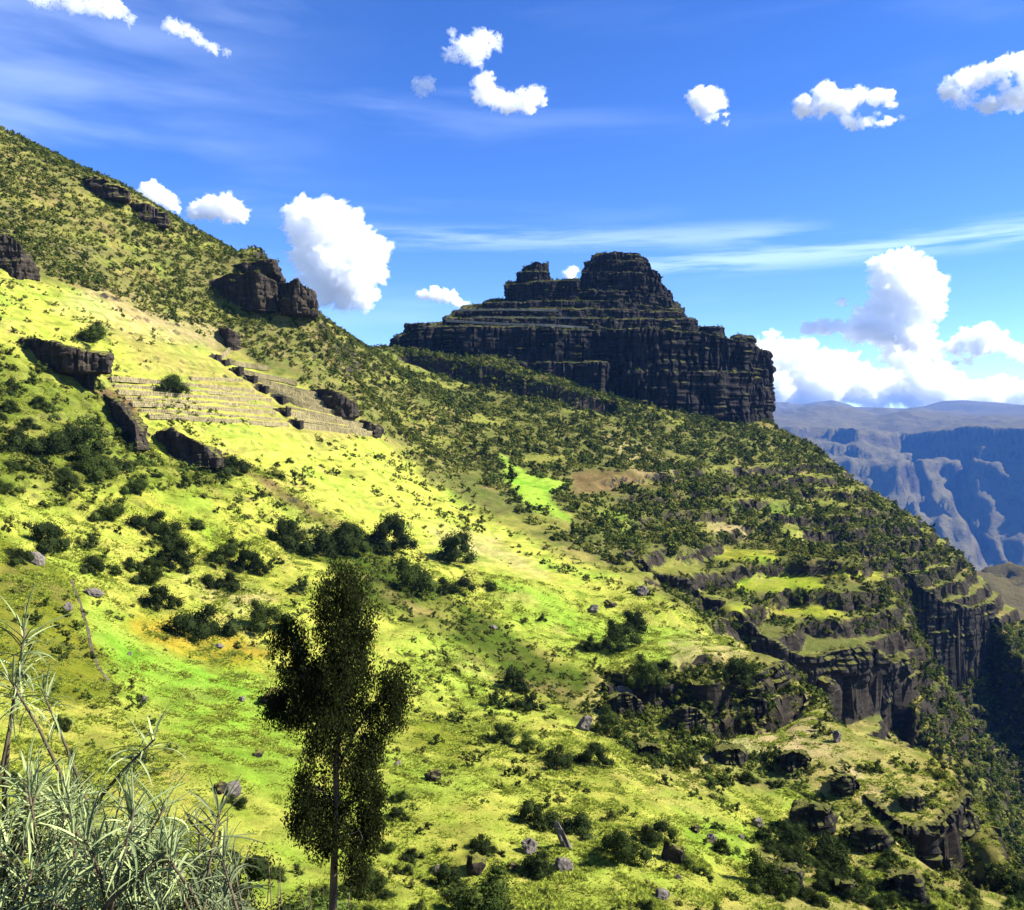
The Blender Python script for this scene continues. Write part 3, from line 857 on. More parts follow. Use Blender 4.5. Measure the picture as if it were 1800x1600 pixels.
fort_part('right_horn', [
    prism(plan_px([(1008, 407), (1060, 402), (1130, 402), (1180, 407), (1202, 420), (1190, 445), (1020, 445)]), zp(580, 405),
          [zp(506, 407), zp(512, 402), zp(510, 402), zp(528, 407), zp(545, 420), zp(535, 445), zp(505, 445)], 0.95),
    prism(plan_px([(1010, 409), (1060, 405), (1125, 405), (1172, 410), (1192, 422), (1172, 440), (1022, 440)]), zp(540, 408),
          [zp(478, 409), zp(474, 405), zp(478, 405), zp(500, 410), zp(515, 422), zp(505, 440), zp(478, 440)], 0.90),
    prism(plan_px([(1016, 411), (1060, 408), (1125, 409), (1166, 414), (1172, 425), (1155, 438), (1030, 438)]), zp(510, 410),
          [zp(460, 411), zp(455, 408), zp(459, 409), zp(480, 414), zp(488, 425), zp(480, 438), zp(458, 438)], 0.9),
    prism(plan_px([(1026, 414), (1070, 411), (1125, 412), (1150, 420), (1140, 436), (1042, 436)]), zp(480, 412),
          [zp(449, 414), zp(442, 411), zp(444, 412), zp(458, 420), zp(456, 436), zp(446, 436)], 0.84),
    prism(plan_px([(1150, 406), (1190, 409), (1197, 420), (1196, 432), (1150, 432)]), zp(580, 410), zp(534, 410), 0.92),
], 0.65, 1.5, 15, strata=1.1, joints=1.5, lumps=1.4)

def outcrop(name, label, cat, blocks_px, voxel, size, seed, mat='outcrop', group=None, flush=False, **kw):
    """blocks_px = [([(px, d)...], py_bottom, py_tops, d for heights, taper)]"""
    bl = []
    for pts, pb, pt, d, tp in blocks_px:
        tops = [zpx(t, d) for t in pt] if hasattr(pt, '__len__') else zpx(pt, d)
        plan = plan_px(pts)
        if flush:                         # the back of the block ends level with the slope it stands in
            if not hasattr(tops, '__len__'): tops = [tops] * len(plan)
            dm = sum(q[1] for q in pts) / len(pts)
            tops = [min(t, float(hz(x, y)) + 0.1) if y > dm else min(t, float(hz(x, y + 6)) + 0.3) for (x, y), t in zip(plan, tops)]
        bl.append(prism(plan, zpx(pb, d), tops, tp))
    if mat == 'outcrop':
        kw = dict(dict(lumps=1.9, strata=0.75, joints=0.9), **kw)
    me = weather(remesh(bl, voxel), size, seed=seed, **kw)
    set_smooth(me, False)
    co, _ = mesh_np(me)
    c = co.mean(0)
    c[2] = co[:, 2].min()
    me.vertices.foreach_set('co', (co - c).astype(np.float32).ravel())
    me.update()
    return tag(link(name, me, M[mat], loc=tuple(c)), label, cat, group)

def dist(px, py):
    return hit(px, py)[1]

d = dist(110, 668)
outcrop('rock_outcrop', 'large overhanging brown rock jutting from the slope left of the terraces', 'rock',
        [([(30, d + 6), (70, d + 1), (130, d - 1.5), (192, d), (190, d + 9), (60, d + 12)], 655, [588, 592, 612, 625, 612, 585], d, 1.0),
         ([(60, d + 3), (170, d + 2), (170, d + 10), (60, d + 10)], 700, 640, d, 1.0)], 0.32, 0.7, 21)
d = dist(30, 485)
outcrop('rock_outcrop', 'dark wedge of rock at the left edge of the picture', 'rock',
        [([(-40, d), (0, d - 2), (45, d - 1), (75, d + 2), (60, d + 10), (-40, d + 12)], 500, [405, 408, 425, 472, 430, 405], d, 0.95)], 0.4, 0.8, 22)
d = dist(430, 550)
outcrop('rock_outcrop', 'blocky dark crag with a deep shadow below the skyline of the left hill', 'rock',
        [([(365, d + 5), (400, d), (455, d - 3), (490, d), (485, d + 14), (370, d + 14)], 548, [490, 480, 478, 494, 482, 480], d, 0.94)], 0.45, 1.0, 23)
outcrop('rock_outcrop', 'rounded grey crag on the hill edge where the skyline drops', 'rock',
        [([(490, d + 4), (525, d - 1), (552, d + 2), (560, d + 10), (495, d + 14)], 552, [490, 492, 505, 512, 488], d, 0.98),
         ([(380, d + 12), (490, d + 8), (500, d + 26), (390, d + 26)], 482, [462, 456, 450, 450], d + 10, 0.85)], 0.45, 1.0, 24)
d = dist(170, 345)
outcrop('rock_outcrop', 'broken upper rock band near the top of the left hill', 'rock',
        [([(120, d + 2), (180, d - 1), (232, d), (232, d + 10), (122, d + 12)], 350, [303, 312, 330, 325, 300], d, 0.97)], 0.45, 0.9, 25, strata=1.4)
d = dist(260, 392)
outcrop('rock_outcrop', 'lower broken rock band on the left hill, right of the upper band', 'rock',
        [([(222, d + 2), (260, d - 1), (300, d + 1), (305, d + 10), (225, d + 12)], 398, [352, 358, 375, 372, 350], d, 0.97)], 0.45, 0.9, 26, strata=1.4)
d = dist(330, 818)
outcrop('rock_outcrop', 'tilted dark slab leaning downhill below the left end of the terraces', 'rock',
        [([(272, d + 3), (300, d), (350, d - 1.5), (388, d), (385, d + 6), (285, d + 8)], 822, [758, 752, 775, 800, 790, 752], d, 0.92)], 0.28, 0.55, 27)
d = dist(215, 770)
outcrop('rock_outcrop', 'bare brown rib of rock running down under the overhanging rock', 'rock',
        [([(160, d + 14), (205, d + 2), (240, d - 3), (262, d - 1), (258, d + 4), (190, d + 18)], 790, [675, 705, 745, 765, 742, 672], d + 4, 0.9)], 0.3, 0.5, 28)
d = dist(585, 728)
outcrop('rock_outcrop', 'dark outcrop right of the terraces with a pale face', 'rock',
        [([(545, d + 4), (580, d), (625, d), (628, d + 9), (550, d + 11)], 735, [680, 682, 705, 690, 676], d, 0.9)], 0.4, 0.8, 29)
d = dist(650, 765)
outcrop('rock_outcrop', 'small dark outcrop at the foot of the terraces, right end', 'rock',
        [([(630, d + 2), (650, d), (668, d + 1), (668, d + 6), (634, d + 7)], 770, [738, 740, 750, 744, 736], d, 0.88)], 0.35, 0.6, 30)
d = dist(400, 612)
outcrop('rock_outcrop', 'reddish brown broken rock above the terraces', 'rock',
        [([(382, d + 3), (402, d), (420, d + 1), (418, d + 8), (385, d + 8)], 618, [572, 576, 588, 575, 570], d, 0.88)], 0.4, 0.7, 31)

def cliff(name, label, key, depth, voxel, size, seed, mat='grey_cliff', lift=0.2, lean=0.0, **kw):
    """rock face along one of the scarps, its top level with the ground behind"""
    L, D, W = SCARP_XY[key], SCARPS[key][1], SCARPS[key][2]
    xs = np.linspace(L[0, 0], L[-1, 0], 13)
    wob = 1.6 * noise3(xs / 6, 0 * xs + D, 0 * xs, 77) + 0.7 * noise3(xs / 2.1, 0 * xs + D, 0 * xs, 78)
    ys = np.interp(xs, L[:, 0], L[:, 1]) + wob - 0.9
    bl = []
    for k in range(len(xs) - 1):
        (x0, x1), (y0, y1) = xs[k:k + 2], ys[k:k + 2]
        x1 = x1 + 0.2
        b = min(float(hz(x0, y0 - 2)), float(hz(x1, y1 - 2))) - 3.0
        t0, t1 = float(hz(x0, y0 + 2.4)) + lift, float(hz(x1, y1 + 2.4)) + lift
        bl.append(prism([(x0, y0 - lean), (x1, y1 - lean), (x1, y1 + depth), (x0, y0 + depth)], b, [t0, t1, min(t1, float(hz(x1, y1 + depth)) - .3), min(t0, float(hz(x0, y0 + depth)) - .3)], 1.0))
    me = weather(remesh(bl, voxel), size, seed=seed, **kw)
    set_smooth(me, False)
    co, _ = mesh_np(me)
    c = co.mean(0)
    c[2] = co[:, 2].min()
    me.vertices.foreach_set('co', (co - c).astype(np.float32).ravel())
    me.update()
    return tag(link(name, me, M[mat], loc=tuple(c)), label, 'cliff')
cliff('cliff', 'tall grey cliff face under the top of the far right spur', 'grey', 6, 0.6, 1.6, 32, joints=1.0, strata=0.7, lumps=0.7)
cliff('cliff', 'dark broken cliff falling from the grass ledges of the middle spur', 'middle', 5, 0.5, 1.3, 33, joints=0.9, strata=1.3, lumps=1.7)
cliff('cliff', 'black rock wall at the bottom of the gully beside the pasture shelf', 'gully', 4, 0.45, 1.0, 34)
cliff('cliff', 'shadowed hollow cliff in the lower right below the tan ledge', 'hollow', 3, 0.28, 0.8, 35, joints=1.3)
cliff('cliff', 'dark scarp across the slope at the right edge of the picture', 'edge', 5, 0.6, 1.4, 36)
cliff('cliff', 'low rocky step under the brush of the right edge slope', 'step', 4, 0.5, 1.1, 37)
cliff('cliff', 'bush covered cliff directly under the pasture shelf', 'shelf', 3, 0.3, 0.8, 38)
cliff('cliff', 'rocky nose at the bottom right corner with a dark cleft', 'nose', 3, 0.28, 0.8, 39)

CRAGS = [  # px, py of the foot, width, height, label
    (1100, 1262, 70, 46, 'dark crag among bushes under the left end of the pasture shelf'), (1215, 1285, 80, 44, 'dark crag in the brush under the middle of the pasture shelf'), (1325, 1262, 76, 40, 'dark crag in the brush under the right end of the pasture shelf'),
    (1290, 1345, 60, 34, 'dark crag between the two tan slopes'), (1405, 1362, 74, 46, 'dark crag at the foot of the tan slope with black shade'), (1495, 1400, 60, 40, 'dark crag on the rim of the near spur below the tan ledge'),
    (1440, 1470, 84, 60, 'dark crag under the yellow ledge at lower right'), (1540, 1500, 66, 50, 'dark crag left of the shadowed hollow cliff'), (1600, 1585, 80, 54, 'dark crag at the bottom edge below the hollow cliff'),
    (1385, 1570, 70, 52, 'dark crag at the bottom edge beside the lowest grass'), (1495, 1585, 60, 40, 'small dark crag at the bottom edge right of centre'), (1700, 1475, 66, 56, 'dark crag above the corner cleft at the right'),
    (1610, 1425, 50, 30, 'low dark crag on top of the hollow cliff'), (1145, 1335, 56, 30, 'low dark crag in brush at the edge of the yellow slope'),
]
for i, (px, py, w, h, lab) in enumerate(CRAGS):
    d = dist(px, py)
    q = d / F_PX
    bk = min(3.5, w * q * 0.8)
    outcrop('rock_crag', lab, 'rock', [([(px - w * .5, d + .6), (px - w * .1, d - .5), (px + w * .3, d - .3), (px + w * .5, d + .7), (px + w * .35, d + bk), (px - w * .4, d + bk)], py + 26,
            [py - h * .6, py - h, py - h * .9, py - h * .5, py - h * .55, py - h * .6], d, 0.86)], max(0.14, 1.7 * q), 0.45, 700 + i, mat='grey_cliff', group='dark crags on the near spur', lumps=1.8, joints=1.2)

# ------------------------------------------------------------------ bushes
ICO = None
def ico(sub):
    bm = bmesh.new()
    bmesh.ops.create_icosphere(bm, subdivisions=sub, radius=1.0)
    v = np.array([tuple(q.co) for q in bm.verts])
    f = np.array([[q.index for q in p.verts] for p in bm.faces])
    bm.free()
    return v, f
ICO1, ICO2, ICO3 = ico(1), ico(2), ico(3)

def leaf_quads(pos, nrm, size, asp, r, up=None):
    """one quad per point, facing about nrm"""
    n = len(pos)
    nrm = nrm / (np.linalg.norm(nrm, axis=1, keepdims=True) + 1e-9)
    ref = r.normal(size=(n, 3)) if up is None else np.tile(up, (n, 1)) + r.normal(size=(n, 3)) * 0.35
    a = np.cross(nrm, ref)
    a /= np.linalg.norm(a, axis=1, keepdims=True) + 1e-9
    b = np.cross(nrm, a)
    s = size[:, None]
    v = np.stack([pos - a * s * asp - b * s, pos + a * s * asp - b * s * 0.6, pos + a * s * asp * 0.7 + b * s, pos - a * s * asp * 0.8 + b * s * 0.7], 1).reshape(-1, 3)
    f = np.arange(4 * n).reshape(n, 4)
    return v, f

def bush_mesh(name, n, seed, leaf, lumps=7, flat=0.8, mat=None):
    r = np.random.default_rng(seed)
    cs = np.stack([r.normal(0, 0.42, lumps), r.normal(0, 0.42, lumps), np.abs(r.normal(0.42, 0.34, lumps)) * flat], 1)
    cs[:, 2] *= np.clip(1.35 - 0.9 * np.hypot(cs[:, 0], cs[:, 1]), 0.3, 1.3)
    rs = r.uniform(0.2, 0.5, lumps)
    k = r.integers(0, lumps, n)
    d = r.normal(size=(n, 3))
    d /= np.linalg.norm(d, axis=1, keepdims=True)
    pos = cs[k] + d * (rs[k] * r.uniform(0.55, 1.25, n))[:, None] * np.array([1, 1, 0.9])
    pos[:, 2] = np.maximum(pos[:, 2], -0.12)
    nrm = d + r.normal(size=(n, 3)) * 0.6
    v, f = leaf_quads(pos, nrm, r.uniform(0.6, 1.25, n) * leaf, 0.55, r)
    vs, fs = [v], [tuple(q) for q in f]
    o = len(v)
    for c, q in zip(cs, rs):                       # hull added inside each lump to block see-through and darken its interior
        iv = ICO1[0] * q * 0.6 * (1 + 0.08 * r.normal(size=(len(ICO1[0]), 1)))
        vs.append(iv + c)
        fs += [tuple(t + o for t in tri) for tri in ICO1[1]]
        o += len(iv)
    me = new_mesh(name, np.concatenate(vs), fs)
    me.materials.append(mat)
    return me

BUSH_FAR = [bush_mesh('far_scrub', 130, 100 + i, 0.13, mat=M['bush'][(0, 1, 2, 1, 0, 1)[i]], flat=1.15) for i in range(6)]
BUSH_MID = [bush_mesh('scrub_bush', 900, 120 + i, 0.062, 10, flat=1.0, mat=(M['dark_bush'], M['bush'][0], M['dark_bush'], M['bush'][1], M['bush'][0], M['bush'][2])[i]) for i in range(6)]
BUSH_BIG = [bush_mesh('shrub', 5000, 140 + i, 0.034, 15, flat=1.1, mat=(M['dark_bush'], M['dark_bush'], M['bush'][0])[i]) for i in range(3)]

REGION_LABEL = ['dark rounded scrub bush in the thicket under the rock fort', 'small olive bush on the upper left hill under the skyline', 'dark bush in the thick brush at the left edge below the overhanging rock',
                'low dark bush dotted on the bright yellow pasture', 'bush among the shrubs on yellow grass under the left brush', 'low bush on the shaded green bank behind the tree', 'bush between the grass ledges of the middle spur',
                'bush on the cliff directly under the pasture shelf', 'bush in the brush below the tan slope, lower right', 'bush on the dry near spur in the lower right',
                'bush at the bottom right between cliff and grass', 'dark bush on the shadowed slope at the right edge', 'bush on the slope right of the stone terraces', 'bush in the band of shrubs behind the tree top',
                'bush in the clump between the two open pastures', 'bush along the upper edge of the pasture shelf', 'dark bush close under the black band of the rock fort', 'small bush on the grassy slope right of the tree']

N_CAND = 330000
bx = rng.uniform(-175, 200, N_CAND)
by = 40 + (430 - 40) * rng.uniform(0, 1, N_CAND)
area_per = (375 * 390) / N_CAND
bz = hz(bx, by)
bpx, bpy_ = project(bx, by, bz)
inframe = (bpx > -60) & (bpx < 1860) & (bpy_ > 150) & (bpy_ < 1680)
bx, by, bz, bpx, bpy_ = (q[inframe] for q in (bx, by, bz, bpx, bpy_))
reg = np.full(len(bx), -1)
rad = np.zeros(len(bx))
dens = np.zeros(len(bx))
jit = fbm(bx / 6, by / 6, 0 * bx, 3, 201) * 14
GRASS_K = 3
for k, (poly, dn, r0, r1, patch) in sorted(enumerate(SCRUB), key=lambda q: q[0] == GRASS_K):
    ins = in_poly(bpx, bpy_, poly) + jit > 0
    p = fbm(bx / 13, by / 13, 0 * bx, 3, 210 + k)
    dk = dn * np.clip(1.0 + patch * 3.0 * p - patch * 0.3, 0.03, 2.2)
    take = ins & ((dk > dens) if k != GRASS_K else (reg == -1))
    reg[take] = k
    dens[take] = dk[take]
    rr = r0 + (r1 - r0) * rng.uniform(0, 1, len(bx)) ** 1.7
    rad[take] = rr[take]
lg = ledge_lines(bx, by, bz)
dens *= np.where(np.isin(reg, (0, 5 + 1, 9)), 1 - 0.85 * lg, 1 - 0.4 * lg)
for poly in CLEAR:
    c = in_poly(bpx, bpy_, poly) + jit * 0.7 > 0
    dens[c] *= 0.07
    rad[c] *= 0.6
dens *= np.sqrt(1 + np.minimum(4, 1.4 * np.hypot(hz(bx + .8, by) - hz(bx - .8, by), hz(bx, by + .8) - hz(bx, by - .8)) / 1.6) ** 2)
acc = (rng.uniform(0, 1, len(bx)) < dens * area_per) & (reg >= 0)
bx, by, bz, bpx, bpy_, reg, rad = (q[acc] for q in (bx, by, bz, bpx, bpy_, reg, rad))
vis = visible(bx, by, bz, 2.0)
bx, by, bz, bpx, bpy_, reg, rad = (q[vis] for q in (bx, by, bz, bpx, bpy_, reg, rad))
size_px = rad / by * F_PX * 2
print('bushes', len(bx))

# shrubs one can point at: (px, py of the foot, width in px, label)
SHRUBS = [
    (345, 1115, 92, 'large round dark shrub alone on bright grass left of the tree'), (285, 1068, 58, 'dark upright shrub at the lower end of the diagonal row left of the tree'),
    (265, 1030, 52, 'middle dark shrub of the diagonal row left of the tree'), (243, 1002, 48, 'upper dark shrub of the diagonal row left of the tree'),
    (310, 997, 74, 'broad dark shrub right of the diagonal row'), (395, 992, 64, 'dark shrub with a shadow to its left, level with the tree top'),
    (388, 1032, 56, 'rounded olive shrub just below the dark shrub level with the tree top'), (84, 965, 72, 'large green shrub near the left edge above the brown knoll'),
    (162, 962, 36, 'smaller dark shrub, upper of two close together near the left'), (164, 1003, 46, 'lower dark shrub of two close together near the left'),
    (201, 1008, 36, 'small round shrub between the pair and the diagonal row'), (195, 918, 60, 'dark shrub on yellow grass under the thick brush at left'),
    (262, 932, 70, 'wide dark shrub right of the one on yellow grass'), (300, 955, 50, 'low dark shrub below the wide one on yellow grass'),
    (468, 1105, 72, 'dark shrub on grass touching the left side of the tree crown'), (535, 975, 84, 'long dark shrub of the hedge like band above the tree'),
    (497, 955, 62, 'left dark shrub of the hedge like band above the tree'), (600, 978, 80, 'dark bushy shrub just above the top of the tree'), (620, 945, 46, 'dark shrub behind the one above the tree'),
    (440, 1005, 58, 'greyish loose shrub right of the shrub level with the tree top'), (528, 1040, 40, 'olive shrub close to the left of the tree top'), (30, 985, 50, 'dark shrub at the left edge beside a pale slab'),
    (120, 865, 50, 'brown green shrub under the brush at far left'), (170, 845, 66, 'very dark shrub at the lower right corner of the left brush'), (60, 800, 90, 'dark brownish shrub deep in the left brush'),
    (130, 800, 90, 'big dark shrub in the middle of the left brush'), (240, 870, 48, 'dark shrub between the left brush and the leaning slab'), (405, 830, 60, 'blue green bush at the right end of the leaning slab'),
    (345, 930, 40, 'small dark shrub above the broad shrub right of the row'), (165, 605, 62, 'green bush on top of the large overhanging rock'), (302, 690, 56, 'green bush on the left edge of the stone terraces'),
    (800, 985, 74, 'flat dark shrub on the upper left of the pasture shelf'), (725, 1040, 84, 'dark shrub at the top of the shaded bank'), (795, 1042, 62, 'dark shrub at the lower left corner of the pasture shelf'),
    (682, 965, 84, 'dense dark shrub on the slope right above the tree'), (1092, 1140, 66, 'largest dark shrub in the middle of the pasture shelf'), (1050, 1142, 44, 'dark shrub left of the largest on the pasture shelf'),
    (1112, 1108, 56, 'loose olive shrub above the largest on the pasture shelf'), (952, 1092, 20, 'small round bush near the left rim of the pasture shelf'), (922, 1097, 18, 'tiny round bush at the left rim of the pasture shelf'),
    (862, 1037, 28, 'small bush with pale stones on the upper pasture shelf'), (1135, 1205, 62, 'round dark bush hanging over the rim under the pasture shelf'), (1172, 1180, 40, 'dark bush on the lip beside a bare earth patch'),
    (905, 1212, 52, 'dark shrub in the grass right of the tree'), (872, 1242, 40, 'dark green shrub left below the shrub right of the tree'), (925, 1246, 46, 'shrub right below the shrub right of the tree'),
    (880, 1305, 52, 'dark shrub on the middle slope left of the cliff brush'), (930, 1322, 44, 'olive shrub next to the dark one on the middle slope'), (980, 1345, 56, 'round dark shrub at the edge of the yellow slope'),
    (1040, 1345, 66, 'dark shrub right of the round one at the edge of the yellow slope'), (1070, 1290, 60, 'tall green bush below the pink boulders'), (1000, 1460, 74, 'dark bush around the slanted pale slab'),
    (935, 1450, 60, 'dark bush left of the slanted pale slab'), (1090, 1515, 88, 'broad dark bush between the slab and the dark boulder'), (1150, 1480, 62, 'dark bush behind the dark boulder'),
    (942, 1540, 66, 'dark bush under the round pale boulder at bottom centre'), (850, 1620, 130, 'wide dark green shrub at the bottom edge right of the tree'), (845, 1498, 46, 'small dark bush on the yellow slope right of the tree trunk'),
    (790, 1560, 60, 'bush among the boulders at bottom right of the tree'), (1345, 1560, 80, 'dark bush at the end of the lowest grass'), (1460, 1520, 84, 'dark bush in the lower right brush under the yellow ledge'), (1390, 1490, 66, 'dark bush hanging below the yellow ledge'),
    (900, 840, 30, 'dark round bush at the top of the green strip on the scrub slope'), (1025, 1140, 24, 'small dark bush at the lower left of the pasture shelf'), (1300, 1210, 60, 'dark bush in the brush right under the shelf end'),
]
rs_ = random.Random(5)
for i, (px, py, w, lab) in enumerate(SHRUBS):
    p = hit(px, py)
    r = w / 2 / F_PX * p.y * 1.05
    me = BUSH_BIG[i % 3] if w > 40 else BUSH_MID[i % 6]
    o = link('shrub', me)
    o.location = (p.x, p.y, p.z + r * 0.05)
    o.rotation_euler = (0, 0, rs_.uniform(0, 6.28))
    o.scale = (r, r, r * rs_.uniform(0.85, 1.1))
    tag(o, lab, 'shrub', 'single shrubs on the slope')

LANDMARKS = [(110, 620, 'the overhanging rock'), (30, 450, 'the dark wedge rock at far left'), (430, 510, 'the blocky dark crag'), (525, 525, 'the rounded crag on the skyline'), (330, 785, 'the leaning dark slab'), (210, 725, 'the bare brown rib of rock'),
             (590, 705, 'the outcrop right of the terraces'), (345, 1075, 'the lone large shrub left of the tree'), (285, 1035, 'the diagonal row of shrubs'), (600, 960, 'the tree top'), (690, 1220, 'the right arm of the tree'), (480, 1225, 'the left arm of the tree'),
             (1092, 1120, 'the largest shrub on the pasture shelf'), (1092, 1215, 'the grey boulder under the shelf rim'), (1030, 1265, 'the pinkish upright rock'), (990, 1450, 'the slanted pale slab'), (1182, 1490, 'the big dark boulder'), (930, 1485, 'the round pale boulder'),
             (765, 1360, 'the lone dark boulder'), (1470, 1290, 'the white rock on the tan ledge'), (1445, 1195, 'the rounded rock on the spur rim'), (1240, 1465, 'the pale stone on green grass'), (1660, 1060, 'the grey cliff face'), (1520, 1120, 'the broken middle cliff'), (1630, 1480, 'the hollow cliff'),
             (1740, 1540, 'the rocky nose in the corner'), (1750, 1260, 'the dark scarp at the right edge'), (1690, 1230, 'the low rocky step'), (1380, 1025, 'the wide green ledge'), (1350, 1075, 'the lowest green ledge'), (950, 860, 'the green strip in the scrub'), (620, 880, 'the open yellow pasture'),
             (160, 1110, 'the field wall'), (1400, 1270, 'the tan slope'), (1320, 1410, 'the yellow ledge'), (800, 970, 'the flat shrub on the shelf'), (840, 1515, 'the square dark boulder'), (1240, 1240, 'the brush cliff'), (60, 800, 'the deepest shrub of the left brush'), (450, 700, 'the stone stair')]
def where(px, py, used={}):
    c = sorted((math.hypot(px - a, (py - b) * 1.2), a, b, n) for a, b, n in LANDMARKS)
    size = ('bushy clump', 'rounded bush', 'ragged bush', 'low bush')
    for dd, a, b, n in c[:24]:
        ang = math.degrees(math.atan2(b - py, px - a)) % 360
        rel = ('right of', 'upper right of', 'above', 'upper left of', 'left of', 'lower left of', 'below', 'lower right of')[int((ang + 22.5) // 45) % 8]
        far = 'just' if dd < 40 else 'close' if dd < 75 else 'some way' if dd < 120 else 'well'
        key = far + ' ' + rel + ' ' + n
        if key not in used:
            used[key] = 1
            return key
    return None
order = np.argsort(-size_px)
n_ind = 300 - len(SHRUBS)
for i in order[:n_ind]:
    me = BUSH_BIG[int(i) % 3] if size_px[i] > 34 else BUSH_MID[int(i) % 6]
    o = link('scrub_bush', me)
    o.location = (bx[i], by[i], bz[i] - 0.05)
    o.rotation_euler = (0, 0, rs_.uniform(0, 6.28))
    o.scale = (rad[i],) * 2 + (rad[i] * rs_.uniform(0.8, 1.15),)
    wh = where(float(bpx[i]), float(bpy_[i]))
    tag(o, ('%s bush %s' % ('dark' if int(i) % 6 in (0, 2, 4) else 'olive green', wh)) if wh else REGION_LABEL[reg[i]], 'bush', REGION_LABEL[reg[i]].split(' ', 1)[1] + ', in groups')

def scatter(name, pts, scl, protos, tilt=0.0):
    col = bpy.data.collections.new(name + '_source')
    for k, pm in enumerate(protos):
        col.objects.link(bpy.data.objects.new(name + '_source', pm))
    n = len(pts)
    me = bpy.data.meshes.new(name)
    me.vertices.add(n)
    me.vertices.foreach_set('co', np.asarray(pts, np.float32).ravel())
    for nm, ty, dat in (('scl', 'FLOAT', scl), ('var', 'INT', rng.integers(0, len(protos), n))):
        a = me.attributes.new(nm, ty, 'POINT')
        a.data.foreach_set('value', np.asarray(dat, np.float32 if ty == 'FLOAT' else np.int32))
    a = me.attributes.new('rot', 'FLOAT_VECTOR', 'POINT')
    rot = np.stack([rng.normal(0, 1, n) * tilt, rng.normal(0, 1, n) * tilt, rng.uniform(0, 6.28, n)], 1)
    a.data.foreach_set('vector', rot.astype(np.float32).ravel())
    o = link(name, me)
    ng = bpy.data.node_groups.new(name, 'GeometryNodeTree')
    ng.interface.new_socket('Geometry', in_out='INPUT', socket_type='NodeSocketGeometry')
    ng.interface.new_socket('Geometry', in_out='OUTPUT', socket_type='NodeSocketGeometry')
    gi, go = ng.nodes.new('NodeGroupInput'), ng.nodes.new('NodeGroupOutput')
    ip = ng.nodes.new('GeometryNodeInstanceOnPoints')
    ci = ng.nodes.new('GeometryNodeCollectionInfo')
    ci.inputs['Collection'].default_value = col
    ci.inputs['Separate Children'].default_value = True
    ci.inputs['Reset Children'].default_value = True
    ip.inputs['Pick Instance'].default_value = True
    def attr(nm, ty):
        a = ng.nodes.new('GeometryNodeInputNamedAttribute')
        a.data_type = ty
        a.inputs['Name'].default_value = nm
        return a.outputs['Attribute']
    L = ng.links.new
    L(gi.outputs[0], ip.inputs['Points'])
    L(ci.outputs[0], ip.inputs['Instance'])
    L(attr('scl', 'FLOAT'), ip.inputs['Scale'])
    L(attr('var', 'INT'), ip.inputs['Instance Index'])
    L(attr('rot', 'FLOAT_VECTOR'), ip.inputs['Rotation'])
    L(ip.outputs[0], go.inputs[0])
    md = o.modifiers.new('scatter', 'NODES')
    md.node_group = ng
    return tag(o, kind='stuff')

rest = order[n_ind:]
lp = np.concatenate([q[0] for q in LEDGES])
la = np.concatenate([q[1] for q in LEDGES])
pick = rng.choice(len(lp), 5200, p=la / la.sum())
lp = lp[pick]
spts = np.concatenate([np.stack([bx[rest], by[rest], bz[rest] - 0.04], 1), lp - np.array([0, 0, 0.1])])
scatter('scrub', spts, np.concatenate([rad[rest], rng.uniform(0.25, 0.8, len(lp)) * np.clip(lp[:, 1] / 220, 0.4, 1.2)]), BUSH_FAR)

# ------------------------------------------------------------------ grass tussocks on the near slope
def tuft_mesh(seed, blades=22):
    r = np.random.default_rng(seed)
    v, f = [], []
    for _ in range(blades):
        a = r.uniform(0, 6.28)
        l = r.uniform(0.5, 1.0)
        lean = r.uniform(0.15, 1.1)
        d = np.array([math.cos(a), math.sin(a), 0])
        s = np.array([-d[1], d[0], 0]) * 0.07
        b0 = d * r.uniform(0, 0.22)
        m = b0 + d * lean * 0.3 * l + np.array([0, 0, 0.55 * l])
        t = b0 + d * lean * 0.8 * l + np.array([0, 0, 0.8 * l])
        k = len(v)
        v += [b0 - s, b0 + s, m - s * 0.8, m + s * 0.8, t]
        f += [(k, k + 1, k + 3, k + 2), (k + 2, k + 3, k + 4)]
    me = new_mesh('grass_tuft', np.array(v), f)
    me.materials.append(M['tuft'])
    return me
TUFTS = [tuft_mesh(300 + i) for i in range(5)]
n = 520000
tx = rng.uniform(-75, 75, n)
ty = 38 + 110 * rng.uniform(0, 1, n) ** 1.4
tz = hz(tx, ty)
tpx, tpy = project(tx, ty, tz)
gp = np.maximum(in_poly(tpx, tpy, GRASS_POLY), in_poly(tpx, tpy, SPUR_POLY))
clump = fbm(tx / 2.2, ty / 2.2, 0 * tx, 3, 303) + 0.6 * fbm(tx / 11, ty / 11, 0 * tx, 2, 305)
ok = (gp > 0) & (in_poly(tpx, tpy, BANK) < rng.normal(-8, 10, n)) & (tpx > -30) & (tpx < 1830) & (tpy < 1640) & (clump > -0.35 + 0.5 * rng.uniform(0, 1, n))
tx, ty, tz, clump = tx[ok], ty[ok], tz[ok], clump[ok]
ok = visible(tx, ty, tz, 0.6)
tx, ty, tz, clump = tx[ok], ty[ok], tz[ok], clump[ok]
print('tufts', len(tx))
scatter('grass', np.stack([tx, ty, tz - 0.04], 1), (0.15 + 0.32 * np.clip(clump, 0, 1)) * rng.uniform(0.6, 1.3, len(tx)), TUFTS, 0.2)

